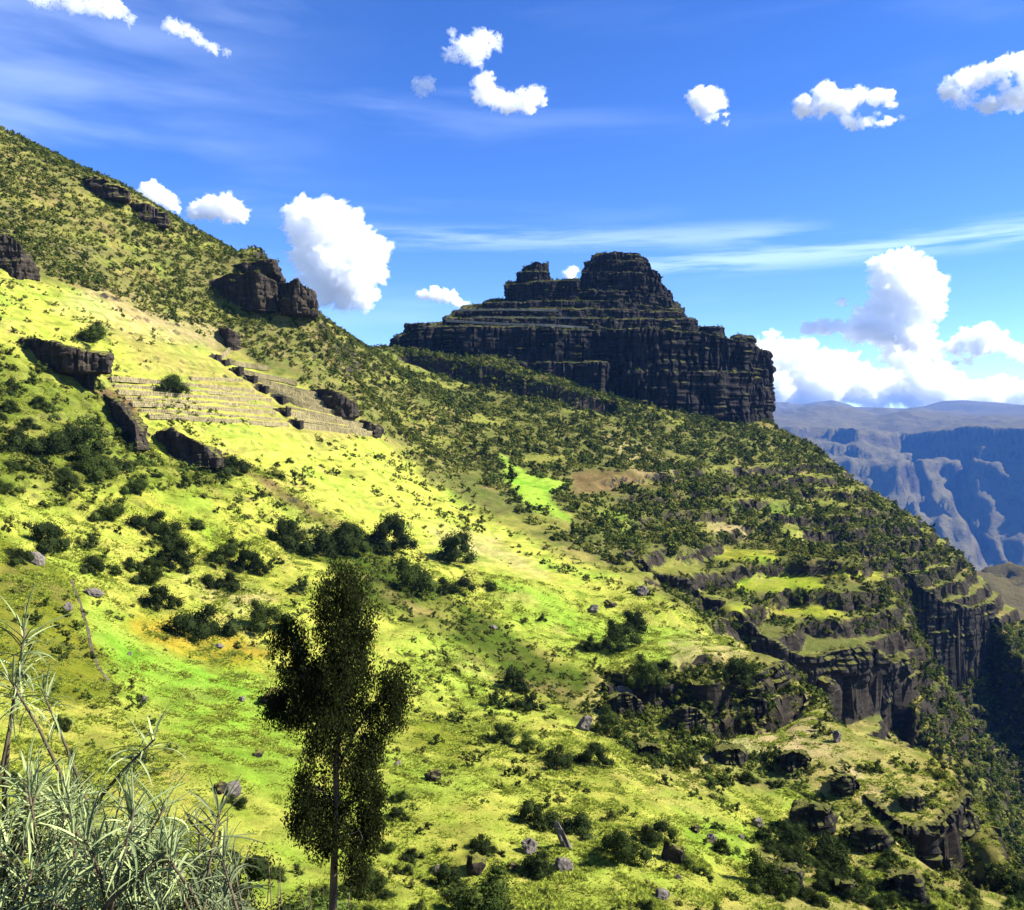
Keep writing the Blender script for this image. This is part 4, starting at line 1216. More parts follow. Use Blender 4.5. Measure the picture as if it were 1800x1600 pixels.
# ------------------------------------------------------------------ boulders
def boulder_mesh(seed):
    v, f = ICO3
    r = np.random.default_rng(seed)
    v = v.copy()
    for _ in range(9):                              # planes knocked off
        nrm = r.normal(size=3)
        nrm /= np.linalg.norm(nrm)
        h = r.uniform(0.5, 0.85)
        dd = v @ nrm - h
        v -= np.where(dd > 0, dd, 0)[:, None] * nrm
    v *= (1 + 0.3 * fbm(v[:, 0] * 2, v[:, 1] * 2, v[:, 2] * 2, 4, seed))[:, None]
    me = new_mesh('boulder', v, f)
    set_smooth(me, False)
    me.materials.append(M['boulder'])
    return me
def boulder_dark(seed):
    me = boulder_mesh(seed)
    me.materials[0] = M['outcrop']
    return me
BLD = [boulder_mesh(400 + i) for i in range(5)]
BLK = [boulder_dark(410 + i) for i in range(4)]
BOULDERS = [  # px, py of the foot, width, height, tilt, dark, label
    (250, 1237, 24, 20, 0, 0, 'white boulder at the lower end of the field wall'), (425, 1233, 15, 13, 0, 0, 'small white stone on green grass left of the tree'),
    (228, 1152, 10, 9, 0, 0, 'tiny white stone right of the field wall'), (410, 1396, 48, 36, 0, 0, 'pale boulder on the right of a dark hollow left of the tree'),
    (386, 1395, 32, 30, 0, 1, 'black rock joined to the pale boulder left of the tree'), (482, 1238, 58, 44, 0, 1, 'brown rock under the left arm of the tree'),
    (62, 990, 44, 30, .6, 0, 'pale slab tilted beside a dark shrub at the left edge'), (765, 1372, 46, 28, 0, 1, 'dark boulder alone on yellow grass right of the tree'),
    (768, 1538, 24, 26, 0, 0, 'small pale boulder near the tree foot'), (838, 1535, 50, 46, 0, 1, 'square dark boulder with a pale edge at bottom centre'),
    (930, 1500, 40, 36, 0, 0, 'round pale boulder at bottom centre'), (990, 1532, 44, 36, 0, 0, 'grey boulder right of the round pale one'), (900, 1530, 26, 22, 0, 1, 'brown stone left of the round pale boulder'),
    (990, 1490, 24, 84, -.55, 0, 'long pale slab slanting down out of dark bushes'), (1182, 1515, 54, 56, .2, 1, 'big dark boulder with a pale top at the end of the bush row'),
    (1250, 1480, 24, 20, 0, 0, 'pale stone on green grass at lower right'), (1222, 1463, 22, 20, 0, 1, 'grey stone left of the pale stone on green grass'), (1332, 1455, 28, 24, 0, 0, 'grey round stone on the green patch edge at lower right'),
    (1303, 1474, 13, 11, 0, 0, 'tiny pale stone right of the pale stone on green grass'), (1165, 1580, 44, 22, 0, 0, 'flat pale boulder near the bottom edge'), (1192, 1545, 14, 11, 0, 0, 'small stone above the flat pale boulder'),
    (1092, 1232, 50, 42, 0, 0, 'grey boulder under the rim of the pasture shelf'), (1065, 1222, 30, 40, 0, 1, 'upright dark rock left of the grey boulder'), (1030, 1285, 34, 46, .3, 0, 'pinkish upright rock below the pasture shelf'),
    (1340, 1275, 26, 18, 0, 1, 'dark stone on the tan slope'), (1470, 1305, 20, 30, 0, 0, 'white rock on the tan ledge at right'), (1445, 1215, 70, 40, 0, 1, 'rounded grey rock on the rim of the near spur'),
    (868, 1105, 18, 9, .3, 0, 'flat white stone at the rim of the shaded bank'), (1045, 1075, 26, 20, 0, 0, 'pale stone on the pasture shelf'), (1075, 1065, 30, 12, .3, 1, 'flat brown rock on the upper rim of the pasture shelf'),
    (1128, 1045, 30, 22, 0, 0, 'pale rounded rock on the far rim of the pasture shelf'), (165, 1045, 40, 18, .2, 0, 'broken pale stones at the upper end of the field wall'), (120, 1075, 20, 22, 0, 0, 'tan boulder left of the field wall'),
    (455, 1330, 26, 18, 0, 1, 'brown rock beside grass clumps left of the trunk'), (385, 1140, 26, 10, .2, 0, 'flat pale stone in the orange grass'), (1105, 985, 40, 26, 0, 1, 'dark rock in the gully above the pasture shelf'),
    (560, 1570, 22, 14, 0, 1, 'dark stone close to the foot of the tree'), (700, 1345, 16, 10, 0, 0, 'small pale stone right of the tree crown'),
]
for i, (px, py, w, h, tilt, dk, lab) in enumerate(BOULDERS):
    p = hit(px, py)
    s = p.y / F_PX
    o = link('boulder', (BLK[i % 4] if dk else BLD[i % 5]))
    o.location = (p.x, p.y, p.z + h * s * 0.22)
    o.scale = (w * s * 0.42, w * s * 0.38, h * s * 0.46)
    o.rotation_euler = (0, tilt, rs_.uniform(-0.5, 0.5))
    tag(o, lab, 'boulder', 'boulders on the slope')

# ------------------------------------------------------------------ dry stone field walls
def stone_row(me_list, pts, h, th, sz, r):
    """stones laid along a line of points: boxes with knocked corners"""
    v, f = me_list
    for (a, b) in zip(pts[:-1], pts[1:]):
        a, b = np.array(a), np.array(b)
        L = np.linalg.norm(b - a)
        if L < 1e-3: continue
        u = (b - a) / L
        side = np.cross(u, [0, 0, 1.0])
        side /= np.linalg.norm(side)
        rows = max(1, int(round(h / sz)))
        for k in range(rows):
            t = -r.uniform(0, sz)
            while t < L:
                ln = sz * r.uniform(0.9, 2.1)
                c = a + u * min(max(t + ln / 2, 0), L) + np.array([0, 0, (k + 0.5) * h / rows]) + side * r.normal(0, 0.06 * sz)
                hx, hy_, hz_ = ln * 0.47, th / 2 * r.uniform(0.85, 1.1), h / rows * 0.48 * r.uniform(0.85, 1.1)
                o = len(v)
                for q in ((-1, -1, -1), (1, -1, -1), (1, 1, -1), (-1, 1, -1), (-1, -1, 1), (1, -1, 1), (1, 1, 1), (-1, 1, 1)):
                    v.append(c + u * q[0] * hx * r.uniform(0.86, 1) + side * q[1] * hy_ * r.uniform(0.86, 1) + np.array([0, 0, q[2] * hz_ * r.uniform(0.85, 1)]))
                f += [tuple(i + o for i in q) for q in ((3, 2, 1, 0), (4, 5, 6, 7), (0, 1, 5, 4), (1, 2, 6, 5), (2, 3, 7, 6), (3, 0, 4, 7))]
                t += ln
def field_wall(label, pxs, h, th, sz, mat):
    r = np.random.default_rng(len(label))
    pts = []
    for (x0, y0), (x1, y1) in zip(pxs[:-1], pxs[1:]):
        for t in np.linspace(0, 1, 5)[:-1]:
            q = hit(x0 + (x1 - x0) * t, y0 + (y1 - y0) * t)
            pts.append((q.x, q.y, q.z - 0.1))
    v, f = [], []
    stone_row((v, f), pts, h, th, sz, r)
    o = empty('field_wall', pts[0])
    tag(o, label, 'wall')
    st = link('stones', new_mesh('stones', np.array(v) - np.array(pts[0]), f), mat, o)
    tag(st, kind='stuff')
    return o
M['stair_shade'] = mat_plain('shade_dark_stair_stone', [(0.3, (0.012, 0.011, 0.01)), (0.7, (0.05, 0.042, 0.034))], 2.5, bump=0.5, bd=0.1)  # shadow of the stair notches put into the stone colour
M['wall_stone'] = mat_plain('wall_stone', [(0.3, (0.03, 0.025, 0.018)), (0.7, (0.13, 0.105, 0.075))], 2.5, bump=0.5, bd=0.1)
field_wall('winding dry stone wall down the knoll at lower left', [(125, 1022), (140, 1060), (155, 1110), (160, 1140), (172, 1175), (195, 1205)], 0.2, 0.26, 0.18, M['wall_stone'])

# ------------------------------------------------------------------ stone farming terraces with a stair between them
LEFT_END = [(322, 622), (318, 634), (325, 650), (335, 668), (195, 668), (208, 692), (232, 712), (262, 734)]
RIGHT_END = [(402, 618), (470, 650), (520, 676), (555, 695), (585, 716), (618, 736), (640, 752), (656, 766)]
TERR_NAMES = ['topmost', 'second', 'third', 'fourth', 'fifth', 'sixth', 'seventh', 'lowest']
M['terrace_grass'] = mat_plain('terrace_grass', [(0.35, (0.21, 0.22, 0.045)), (0.65, (0.27, 0.225, 0.09))], 0.5, bump=0.3, bd=0.1)
def terrace(label, a, b, h, out, seed):
    """wall from pixel a to pixel b, level tread behind it"""
    r = np.random.default_rng(seed)
    n = 9
    front = []
    for t in np.linspace(0, 1, n):
        q = hit(a[0] + (b[0] - a[0]) * t, a[1] + (b[1] - a[1]) * t)
        front.append(np.array([q.x, q.y, q.z]))
    front = np.array(front)
    for _ in range(2):
        front[1:-1] = (front[:-2] + 2 * front[1:-1] + front[2:]) / 4
    root = Vector(front[0])
    o = empty('stone_terrace', root)
    tag(o, label, 'terrace', 'stone terraces below the left hill')
    v, f = [], []
    pts = [tuple(q + np.array([0.5 * out, -out, -0.5 * h])) for q in front]
    stone_row((v, f), pts, h * 1.35, 0.5, 0.32, r)
    # end wall beside the stair
    for e in (0, -1):
        stone_row((v, f), [pts[e], tuple(np.array(pts[e]) + np.array([-1.0, 2.6 + out, 0.0]))], h * 1.35, 0.5, 0.42, r)
    w = link('wall', new_mesh('wall', np.array(v) - np.array(root), f), M['terrace_stone'], o)
    tag(w, kind='stuff')
    top = np.array(pts) + np.array([0, 0, h * 1.30])
    back = top + np.array([-2.2, 3.6 + out, 0.35])
    base = top - np.array([0, 0, h * 1.2])
    bb = back - np.array([0, 0, h * 1.2])
    tv = np.concatenate([top, back, base, bb]) - np.array(root)
    tf = []
    for i in range(n - 1):
        tf += [(i, i + 1, n + i + 1, n + i), (2 * n + i + 1, 2 * n + i, i, i + 1)]
    tf += [(0, n, 3 * n, 2 * n), (n - 1, 3 * n - 1, 4 * n - 1, 2 * n - 1)]
    link('tread', new_mesh('tread', tv, tf), M['terrace_grass'], o)
    return o
for i, (sx, sy) in enumerate(STEPS):
    h = 0.6 if i < 4 else 0.72
    if i >= 4 or i == 3:
        terrace('%s stone terrace left of the stair gap' % TERR_NAMES[i], LEFT_END[i], (sx - 13, sy), h, 0.3, 500 + i)
    terrace('%s stone terrace right of the stair gap' % TERR_NAMES[i], (sx + 13, sy + 1), RIGHT_END[i], h + 0.3, 0.6, 520 + i)

st = empty('stone_stair', STEP_AT[-1])
tag(st, 'shade-darkened stepped stone stair running diagonally down between the terraces', 'stair')
o0 = np.array(STEP_AT[-1])
for i, q in enumerate(STEP_AT):
    w = 0.8 if i < 2 else 1.2
    r = np.random.default_rng(560 + i)
    v, f = [], []
    b = np.array([q.x, q.y, q.z - 0.7])
    H = 1.5 if i < 2 else 2.0
    stone_row((v, f), [tuple(b + [-w, 2.4, 0]), tuple(b + [w, 2.4, 0])], H, 0.4, 0.32, r)
    stone_row((v, f), [tuple(b + [w, -0.3, 0]), tuple(b + [w, 2.4, 0])], H, 0.4, 0.32, r)
    stone_row((v, f), [tuple(b + [-w, 0.4, 0]), tuple(b + [-w, 2.4, 0])], H * 0.8, 0.4, 0.32, r)
    for k in range(4):                              # treads
        stone_row((v, f), [tuple(b + [-w, 0.3 + 0.5 * k, 0.1 + 0.22 * k]), tuple(b + [w, 0.3 + 0.5 * k, 0.1 + 0.22 * k])], 0.24, 0.5, 0.24, r)
    tag(link('flight', new_mesh('flight', np.array(v) - o0, f), M['stair_shade'], st), kind='stuff')

def mid(a, b):
    return ((a[0] + b[0]) / 2, (a[1] + b[1]) / 2)
for i in range(3, 7):
    (sx, sy), (tx_, ty_) = STEPS[i], STEPS[i + 1]
    if i > 3:
        terrace('thin stone terrace left of the stair between the %s and the %s' % (TERR_NAMES[i], TERR_NAMES[i + 1]), mid(LEFT_END[i], LEFT_END[i + 1]), mid((sx - 14, sy), (tx_ - 14, ty_)), 0.5, 0.2, 580 + i)
    terrace('thin stone terrace right of the stair between the %s and the %s' % (TERR_NAMES[i], TERR_NAMES[i + 1]), mid((sx + 14, sy), (tx_ + 14, ty_)), mid(RIGHT_END[i], RIGHT_END[i + 1]), 0.5, 0.4, 590 + i)

# thin retaining walls on the ledges of the rock fort
M['fort_wall'] = mat_plain('fort_wall_stone', [(0.3, (0.14, 0.13, 0.10)), (0.7, (0.34, 0.32, 0.26))], 0.8, bump=0.4, bd=0.2)
for lab, pts, h in (('longest pale retaining wall across the rock fort above its black band', [(785, 566, 383), (880, 572, 380), (960, 574, 380), (1050, 580, 382)], 1.1),
                    ('middle pale retaining wall on the rock fort ledges', [(830, 560, 388), (920, 560, 386.5), (1020, 562, 387), (1100, 566, 390)], 0.9),
                    ('upper pale retaining wall on the rock fort ledges', [(800, 548, 391), (880, 546, 388.5), (980, 548, 388.5)], 0.9)):
    P3 = [tuple(P(*q)) for q in pts]
    v, f = [], []
    stone_row((v, f), P3, h, 0.8, 0.55, np.random.default_rng(len(lab)))
    o = empty('retaining_wall', P3[0])
    tag(o, lab, 'wall')
    tag(link('stones', new_mesh('stones', np.array(v) - np.array(P3[0]), f), M['fort_wall'], o), kind='stuff')

# ------------------------------------------------------------------ eucalyptus tree
def tube(pts, rad, seg=7):
    pts = [np.array(p, float) for p in pts]
    v, f = [], []
    for i, p in enumerate(pts):
        d = pts[min(i + 1, len(pts) - 1)] - pts[max(i - 1, 0)]
        d /= np.linalg.norm(d) + 1e-9
        a = np.cross(d, [0.3, 0.9, 0.1])
        a /= np.linalg.norm(a) + 1e-9
        b = np.cross(d, a)
        for k in range(seg):
            t = 2 * math.pi * k / seg
            v.append(p + (a * math.cos(t) + b * math.sin(t)) * rad[i])
    for i in range(len(pts) - 1):
        for k in range(seg):
            k2 = (k + 1) % seg
            f.append((i * seg + k, i * seg + k2, (i + 1) * seg + k2, (i + 1) * seg + k))
    f.append(tuple(range(seg))[::-1])
    f.append(tuple((len(pts) - 1) * seg + k for k in range(seg)))
    return v, f

TD = 25.0
foot = P(586, 1600, TD)
foot = Vector((foot.x, TD, float(hz(foot.x, TD)) - 0.2))
tree = empty('eucalyptus_tree', foot)
tag(tree, 'tall slender eucalyptus with dark drooping crown in the left foreground', 'tree')
fv = np.array(foot)
def TP(px, py, dd=0.0):
    return np.array(P(px, py, TD + dd)) - fv
trunk_pts = [np.zeros(3), TP(585, 1600), TP(588, 1500), TP(592, 1420), TP(590, 1350), TP(595, 1300, .1), TP(602, 1230, .1), TP(604, 1150), TP(606, 1080), TP(606, 1005)]
tv, tf = tube(trunk_pts, [0.15, 0.125, 0.105, 0.095, 0.085, 0.07, 0.055, 0.042, 0.03, 0.01], 9)
me = new_mesh('trunk', tv, tf)
set_smooth(me)
link('trunk', me, M['bark'], tree)
LIMBS = [([(592, 1350), (606, 1325), (622, 1290), (655, 1240), (690, 1195)], [0.06, 0.05, 0.045, 0.03, 0.012], .3), ([(597, 1290), (575, 1255), (545, 1190), (515, 1130)], [0.055, 0.045, 0.03, 0.01], -.2),
         ([(600, 1250), (560, 1248), (500, 1240), (470, 1235)], [0.04, 0.035, 0.02, 0.008], .3), ([(590, 1420), (570, 1395), (545, 1380), (525, 1400)], [0.04, 0.03, 0.02, 0.008], -.3),
         ([(589, 1470), (605, 1430), (630, 1390), (650, 1400)], [0.045, 0.035, 0.02, 0.008], .2), ([(604, 1180), (625, 1120), (640, 1050)], [0.04, 0.025, 0.008], .3), ([(604, 1160), (585, 1100), (578, 1040)], [0.035, 0.02, 0.008], -.3),
         ([(588, 1500), (610, 1470), (632, 1460), (640, 1480)], [0.03, 0.022, 0.014, 0.006], -.2)]
for pts, rad_, dd in LIMBS:
    v, f = tube([TP(x, y, dd * i / (len(pts) - 1) * 1.6) for i, (x, y) in enumerate(pts)], rad_, 6)
    me = new_mesh('limb', v, f)
    set_smooth(me)
    link('limb', me, M['bark'], tree)
CROWN = [  # px, py, rx, ry, depth, share
    (606, 1025, 46, 46, 0, 1.1), (585, 1070, 36, 50, -.2, 1.0), (630, 1080, 38, 56, .3, 1.1), (605, 1130, 46, 60, 0, 1.6), (625, 1180, 36, 60, .4, 1.3), (580, 1190, 40, 55, -.3, 1.4),
    (515, 1135, 36, 46, .1, 1.0), (535, 1185, 40, 44, -.2, 1.3), (500, 1110, 26, 30, .3, .5), (505, 1235, 44, 34, .3, 1.2), (555, 1240, 52, 42, -.2, 1.7), (600, 1250, 40, 50, .3, 1.4), (478, 1230, 24, 22, 0, .4),
    (690, 1195, 30, 36, .6, .8), (700, 1235, 22, 36, .4, .6), (670, 1255, 32, 44, .5, 1.0), (650, 1310, 26, 40, .3, .8), (640, 1350, 26, 30, .2, .4), (560, 1310, 34, 34, -.3, .35), (540, 1360, 26, 30, -.2, .3),
    (545, 1400, 40, 40, -.3, 1.0), (540, 1440, 36, 38, -.3, 1.0), (565, 1470, 26, 34, .2, .6), (648, 1400, 36, 46, .3, 1.2), (650, 1450, 30, 46, .3, 1.0), (620, 1490, 26, 48, -.1, .7), (630, 1530, 18, 34, -.1, .3), (600, 1400, 34, 44, .4, .55), (588, 1345, 34, 40, .3, .28), (625, 1330, 28, 40, -.2, .35), (575, 1300, 34, 36, .2, .5), (595, 1450, 34, 40, -.3, .4),
]
r = np.random.default_rng(77)
LP, LN, LS = [], [], []
mpp = TD / F_PX
for px, py, rx, ry, dd, sh in CROWN:
    c = TP(px, py, dd)
    ns = int(175 * sh)
    for _ in range(ns):                              # a hanging spray of narrow leaves
        d = r.normal(size=3)
        d *= r.uniform(0.1, 1.0) ** 0.5 * r.uniform(0.9, 1.2) / np.linalg.norm(d)
        q = c + d * np.array([rx * mpp, rx * mpp * 1.1, ry * mpp])
        if noise3(q[0] / 0.45, q[1] / 0.45, q[2] / 0.6, 66) < -0.2: continue
        m = 22
        t = r.uniform(0, 1, m)
        off = np.stack([r.normal(0, 0.09, m), r.normal(0, 0.09, m), -t * 0.42 + 0.1], 1)
        LP.append(q + off)
        LN.append(np.stack([r.normal(size=m), r.normal(size=m), r.normal(size=m) * 0.35], 1) + d * 0.3)
        LS.append(r.uniform(0.038, 0.075, m))
LP, LN, LS = np.concatenate(LP), np.concatenate(LN), np.concatenate(LS)
v, f = leaf_quads(LP, LN, LS, 0.26, r)
# narrow leaves hang: rebuild with the long side down
nrm = LN / np.linalg.norm(LN, axis=1, keepdims=True)
dn = np.tile([0.0, 0.0, -1.0], (len(LP), 1)) + r.normal(size=(len(LP), 3)) * 0.38
dn -= nrm * (dn * nrm).sum(1, keepdims=True)
dn /= np.linalg.norm(dn, axis=1, keepdims=True)
sd = np.cross(nrm, dn)
L_ = LS[:, None] * 1.5
W_ = LS[:, None] * 0.36
v = np.stack([LP, LP + dn * L_ * 0.5 + sd * W_, LP + dn * L_, LP + dn * L_ * 0.5 - sd * W_], 1).reshape(-1, 3)
f = np.arange(4 * len(LP)).reshape(-1, 4)
me = new_mesh('foliage', v, f)
tag(link('foliage', me, M['tree_leaf'], tree), kind='stuff')

# ------------------------------------------------------------------ silver leaved shrubs close to the camera
def lance_leaf(seed, droop):
    r = np.random.default_rng(seed)
    n = 6
    v, f = [], []
    ang = r.uniform(-0.1, 0.2)
    p = np.array([0.0, 0.0, 0.0])
    for i in range(n + 1):
        t = i / n
        w = 0.028 * (math.sin(math.pi * min(1, t * 0.9 + 0.1)) ** 0.7) * (1 - t * 0.35) if i < n else 0.004
        v += [p + np.array([0, -w, 0.012]), p + np.array([0, 0, -0.006]), p + np.array([0, w, 0.012])]
        p = p + np.array([math.cos(ang), 0.02 * r.normal(), math.sin(ang)]) / n
        ang -= droop / n * (0.5 + t)
    for i in range(n):
        a = i * 3
        f += [(a, a + 1, a + 4, a + 3), (a + 1, a + 2, a + 5, a + 4)]
    me = new_mesh('leaf', np.array(v), f)
    me.materials.append(M['silver_leaf'])
    set_smooth(me)
    return me
LEAVES = [lance_leaf(600 + i, dr) for i, dr in enumerate((0.6, 1.3, 1.9, 2.5, 1.0, 1.6))]
DEAD = lance_leaf(640, 2.3)
DEAD.materials[0] = M['dead_leaf']
LEAF_NP = []
for me in LEAVES:
    co, _ = mesh_np(me)
    LEAF_NP.append((co, np.array([list(p.vertices) for p in me.polygons])))

def silver_shrub(label, base_px, tips, seed):
    r = np.random.default_rng(seed)
    bp = P(*base_px)
    root = Vector((bp.x, bp.y, float(hz(bp.x, bp.y)) - 0.05))
    o = empty('silver_shrub', root)
    tag(o, label, 'shrub', 'silver leaved shrubs at the lower left')
    R0 = np.array(root)
    mats = []
    for (px, py, d, big) in tips:
        tip = np.array(P(px, py, d)) - R0
        st = r.normal(0, 0.12, 3) * np.array([1, 1, 0])
        bend = r.normal(0, 0.16, 3)
        pts = []
        for t in np.linspace(0, 1, 8):
            q = st * (1 - t) + tip * t
            q = q + bend * math.sin(math.pi * t) + np.array([0, 0, 0.25]) * math.sin(math.pi * t) * (1 - t)
            pts.append(q)
        v, f = tube(pts, list(np.linspace(0.016, 0.004, 8) * (0.8 + 0.4 * big)), 6)
        me = new_mesh('stem', v, f)
        set_smooth(me)
        link('stem', me, M['twig'], o)
        axis = pts[-1] - pts[-2]
        axis /= np.linalg.norm(axis)
        nl = int(r.uniform(22, 34) * big)
        for i in range(nl):
            u = i / nl                              # 0 = young leaf at the tip, 1 = old leaf lower down
            az = i * 2.39996 + r.normal(0, 0.5)
            el = 1.25 - 2.1 * u + r.normal(0, 0.42)
            p = tip - axis * (u * 0.26 * big + 0.0)
            ln = (0.09 + 0.13 * math.sin(math.pi * min(1, u + 0.15)) ** 0.6) * r.uniform(0.55, 1.2) * (0.72 + 0.28 * big)
            m = Matrix.Translation(Vector(p)) @ Matrix.Rotation(az, 4, 'Z') @ Matrix.Rotation(-el, 4, 'Y') @ Matrix.Rotation(r.normal(0, 0.35), 4, 'X') @ Matrix.Diagonal((ln, ln * r.uniform(0.85, 1.3), ln, 1))
            mats.append((m, 0 if u < .25 else int(r.integers(0, 6)), u > 0.93 and r.uniform() < 0.6))
    r.shuffle(mats)
    for m, k, dead in mats[:300]:
        c = link('leaf', DEAD if dead else LEAVES[k], None, o)
        c.matrix_local = m
    if len(mats) > 300:
        vs, fs, off = [], [], 0
        for m, k, dead in mats[300:]:
            co, fa = LEAF_NP[k]
            vs.append(co @ np.array(m.to_3x3()).T + np.array(m.translation))
            fs.append(fa + off)
            off += len(co)
        me = new_mesh('foliage', np.concatenate(vs), np.concatenate(fs))
        set_smooth(me)
        tag(link('foliage', me, M['silver_leaf'], o), kind='stuff')
r = np.random.default_rng(88)
tips_a = [(45, 1105, 4.2, 1.5), (40, 1165, 4.25, 1.3), (75, 1215, 4.4, 0.9), (15, 1190, 4.1, 0.9)] + [(r.uniform(-60, 130), r.uniform(1350, 1640), r.uniform(3.4, 4.8), r.uniform(0.8, 1.3)) for _ in range(56)]
tips_b = [(272, 1300, 4.3, 1.4), (235, 1350, 4.5, 0.9), (130, 1365, 4.6, 1.1)] + [(r.uniform(90, 300), r.uniform(1410, 1650), r.uniform(3.3, 4.8), r.uniform(0.8, 1.3)) for _ in range(58)]
tips_c = [(385, 1425, 4.2, 1.4), (350, 1470, 4.4, 1.1), (330, 1440, 4.6, 0.9), (400, 1500, 4.5, .9)] + [(r.uniform(270, 420), r.uniform(1500, 1660), r.uniform(3.4, 4.8), r.uniform(0.8, 1.2)) for _ in range(36)]
silver_shrub('leftmost silver green shrub with one tall stem of drooping narrow leaves', (20, 1760, 4.3), tips_a, 1)
silver_shrub('middle silver green shrub with a spiky head of narrow leaves', (190, 1760, 4.3), tips_b, 2)
silver_shrub('right silver green shrub nearest the tree with arching narrow leaves', (340, 1760, 4.3), tips_c, 3)

# dark shrub with pale bare twigs at the bottom edge between the silver shrubs and the tree
for lab, px, py, dd, w in (('dark green shrub with bare pale twigs at the bottom edge left of the trunk', 450, 1535, 38.0, 200), ('low green shrub at the bottom edge touching the tree trunk', 560, 1572, 37.0, 150)):
    p = P(px, py, dd)
    g = float(hz(p.x, dd))
    o = empty('twiggy_shrub', (p.x, dd, g))
    tag(o, lab, 'shrub')
    hgt = p.z - g + 0.25
    wr = hgt / 1.25
    me = bush_mesh('foliage', 5200, 700 + px, 0.03, 15, flat=1.0, mat=M['bush'][2] if px > 500 else M['dark_bush'])
    c = link('foliage', me, None, o)
    c.scale = (wr, wr, wr)
    rr = np.random.default_rng(px)
    for k in range(9):
        a = rr.uniform(-1, 1)
        q0 = np.array([a * wr * 0.6, rr.uniform(-.5, .5) * wr, hgt * 0.4])
        q1 = q0 + np.array([rr.normal(0, 0.2), rr.normal(0, .1), hgt * rr.uniform(0.45, 0.85)])
        mid = (q0 + q1) / 2 + rr.normal(0, 0.06, 3)
        v, f = tube([q0, mid, q1], [0.03, 0.022, 0.012], 5)
        link('twig', new_mesh('twig', v, f), M['bark'], o)

# ------------------------------------------------------------------ clouds
def mat_cloud(name, density, scale=0.0):
    m, nt, out = mat_new(name)
    pv = nt.nodes.new('ShaderNodeVolumePrincipled')
    pv.inputs['Color'].default_value = (1, 1, 1, 1)
    pv.inputs['Density'].default_value = density
    pv.inputs['Anisotropy'].default_value = 0.0
    nt.links.new(pv.outputs[0], out.inputs['Volume'])
    if scale:                                        # torn, uneven vapour
        n = n_noise(nt, scale, 5, 0.62, n_map(nt, (1, 1, 1)), 0.4)
        mr = nt.nodes.new('ShaderNodeMapRange')
        mr.inputs['From Min'].default_value = 0.44
        mr.inputs['From Max'].default_value = 0.66
        mr.inputs['To Max'].default_value = density * 1.9
        nt.links.new(n.outputs['Fac'], mr.inputs['Value'])
        nt.links.new(mr.outputs[0], pv.inputs['Density'])
    return m
CLOUD_MATS = {}

def cloud(label, blobs, d, seed, solid=True, wisps=500, spread=1.0, wr=(1.5, 4.5)):
    r = np.random.default_rng(seed)
    mpp = d / F_PX
    extra = []
    for x, y, q in blobs:                            # smaller billows bridge and roughen the big ones
        near = sorted(blobs, key=lambda b: (b[0] - x) ** 2 + (b[1] - y) ** 2)[1:4]
        for bx_, by_, bq in near:
            t = r.uniform(0.3, 0.7)
            extra.append((x + (bx_ - x) * t + r.normal(0, 0.25) * q, y + (by_ - y) * t + r.normal(0, 0.25) * q, min(q, bq) * r.uniform(0.5, 0.95)))
        a = r.uniform(0, 6.28)
        extra.append((x + math.cos(a) * q * 0.8, y + math.sin(a) * q * 0.7, q * r.uniform(0.25, 0.45)))
    blobs = list(blobs) + extra
    cs = np.array([tuple(P(x, y, d + r.normal(0, 1) * rad * mpp * 0.5)) for x, y, rad in blobs])
    rr = np.array([b[2] for b in blobs]) * mpp
    root = Vector(cs.mean(0))
    R0 = np.array(root)
    o = empty('cloud', root)
    tag(o, label, 'cloud')
    v, f = [], []
    for c, q in zip(cs, rr):
        off = len(v)
        v += list(ICO3[0] * q * 0.95 * np.array([1, 0.85, 0.92]) + c - R0)
        f += [tuple(t + off for t in tri) for tri in ICO3[1]]
    me = remesh([([tuple(x) for x in v], f)], (2.0 if len(blobs) > 12 else 1.3) * mpp)
    co, no = mesh_np(me)
    q = co / mpp
    rm = float(np.mean([b[2] for b in blobs]))
    big = fbm(q[:, 0] / (rm * 1.3), q[:, 1] / (rm * 1.3), q[:, 2] / (rm * 1.1), 2, seed)
    fs_ = rm * (0.6 if rm > 24 else 0.75)
    bil = np.abs(fbm(q[:, 0] / fs_, q[:, 1] / fs_, q[:, 2] / fs_, 5, seed + 9, 0.62))
    amp = rm * (0.36 if rm > 24 else 0.8 if solid else 1.25)
    co += no * ((big * 0.6 + (bil - 0.35) * 1.0) * amp * mpp)[:, None]
    me.vertices.foreach_set('co', co.astype(np.float32).ravel())
    me.update()
    set_smooth(me)
    key = round(1 / ((11.0 if rm > 18 else 8.0 if solid else 34.0) * mpp), 5)
    if key not in CLOUD_MATS:
        CLOUD_MATS[key] = mat_cloud('cloud_vapour', key, 0.0 if rm > 24 or d > 10000 else 1 / (26 * mpp))
    link('billow', me, CLOUD_MATS[key], o)
    # thin torn vapour round the dense part
    me2 = me.copy()
    me2.materials.clear()
    co, no = mesh_np(me2)
    q = co / mpp
    tear = fbm(q[:, 0] / (rm * 0.8), q[:, 1] / (rm * 0.8), q[:, 2] / (rm * 0.5), 5, seed + 31, 0.7)
    co += no * (np.clip(tear * 0.9 + 0.22, -0.1, 1.4) * (rm * 0.3 + 3.5) * mpp)[:, None] * np.array([1.25, 1, 0.8])
    me2.vertices.foreach_set('co', co.astype(np.float32).ravel())
    me2.update()
    key = round(1 / (34.0 * mpp), 6)
    if key not in CLOUD_MATS:
        CLOUD_MATS[key] = mat_cloud('thin_vapour', key)
    link('wisp', me2, CLOUD_MATS[key], o)

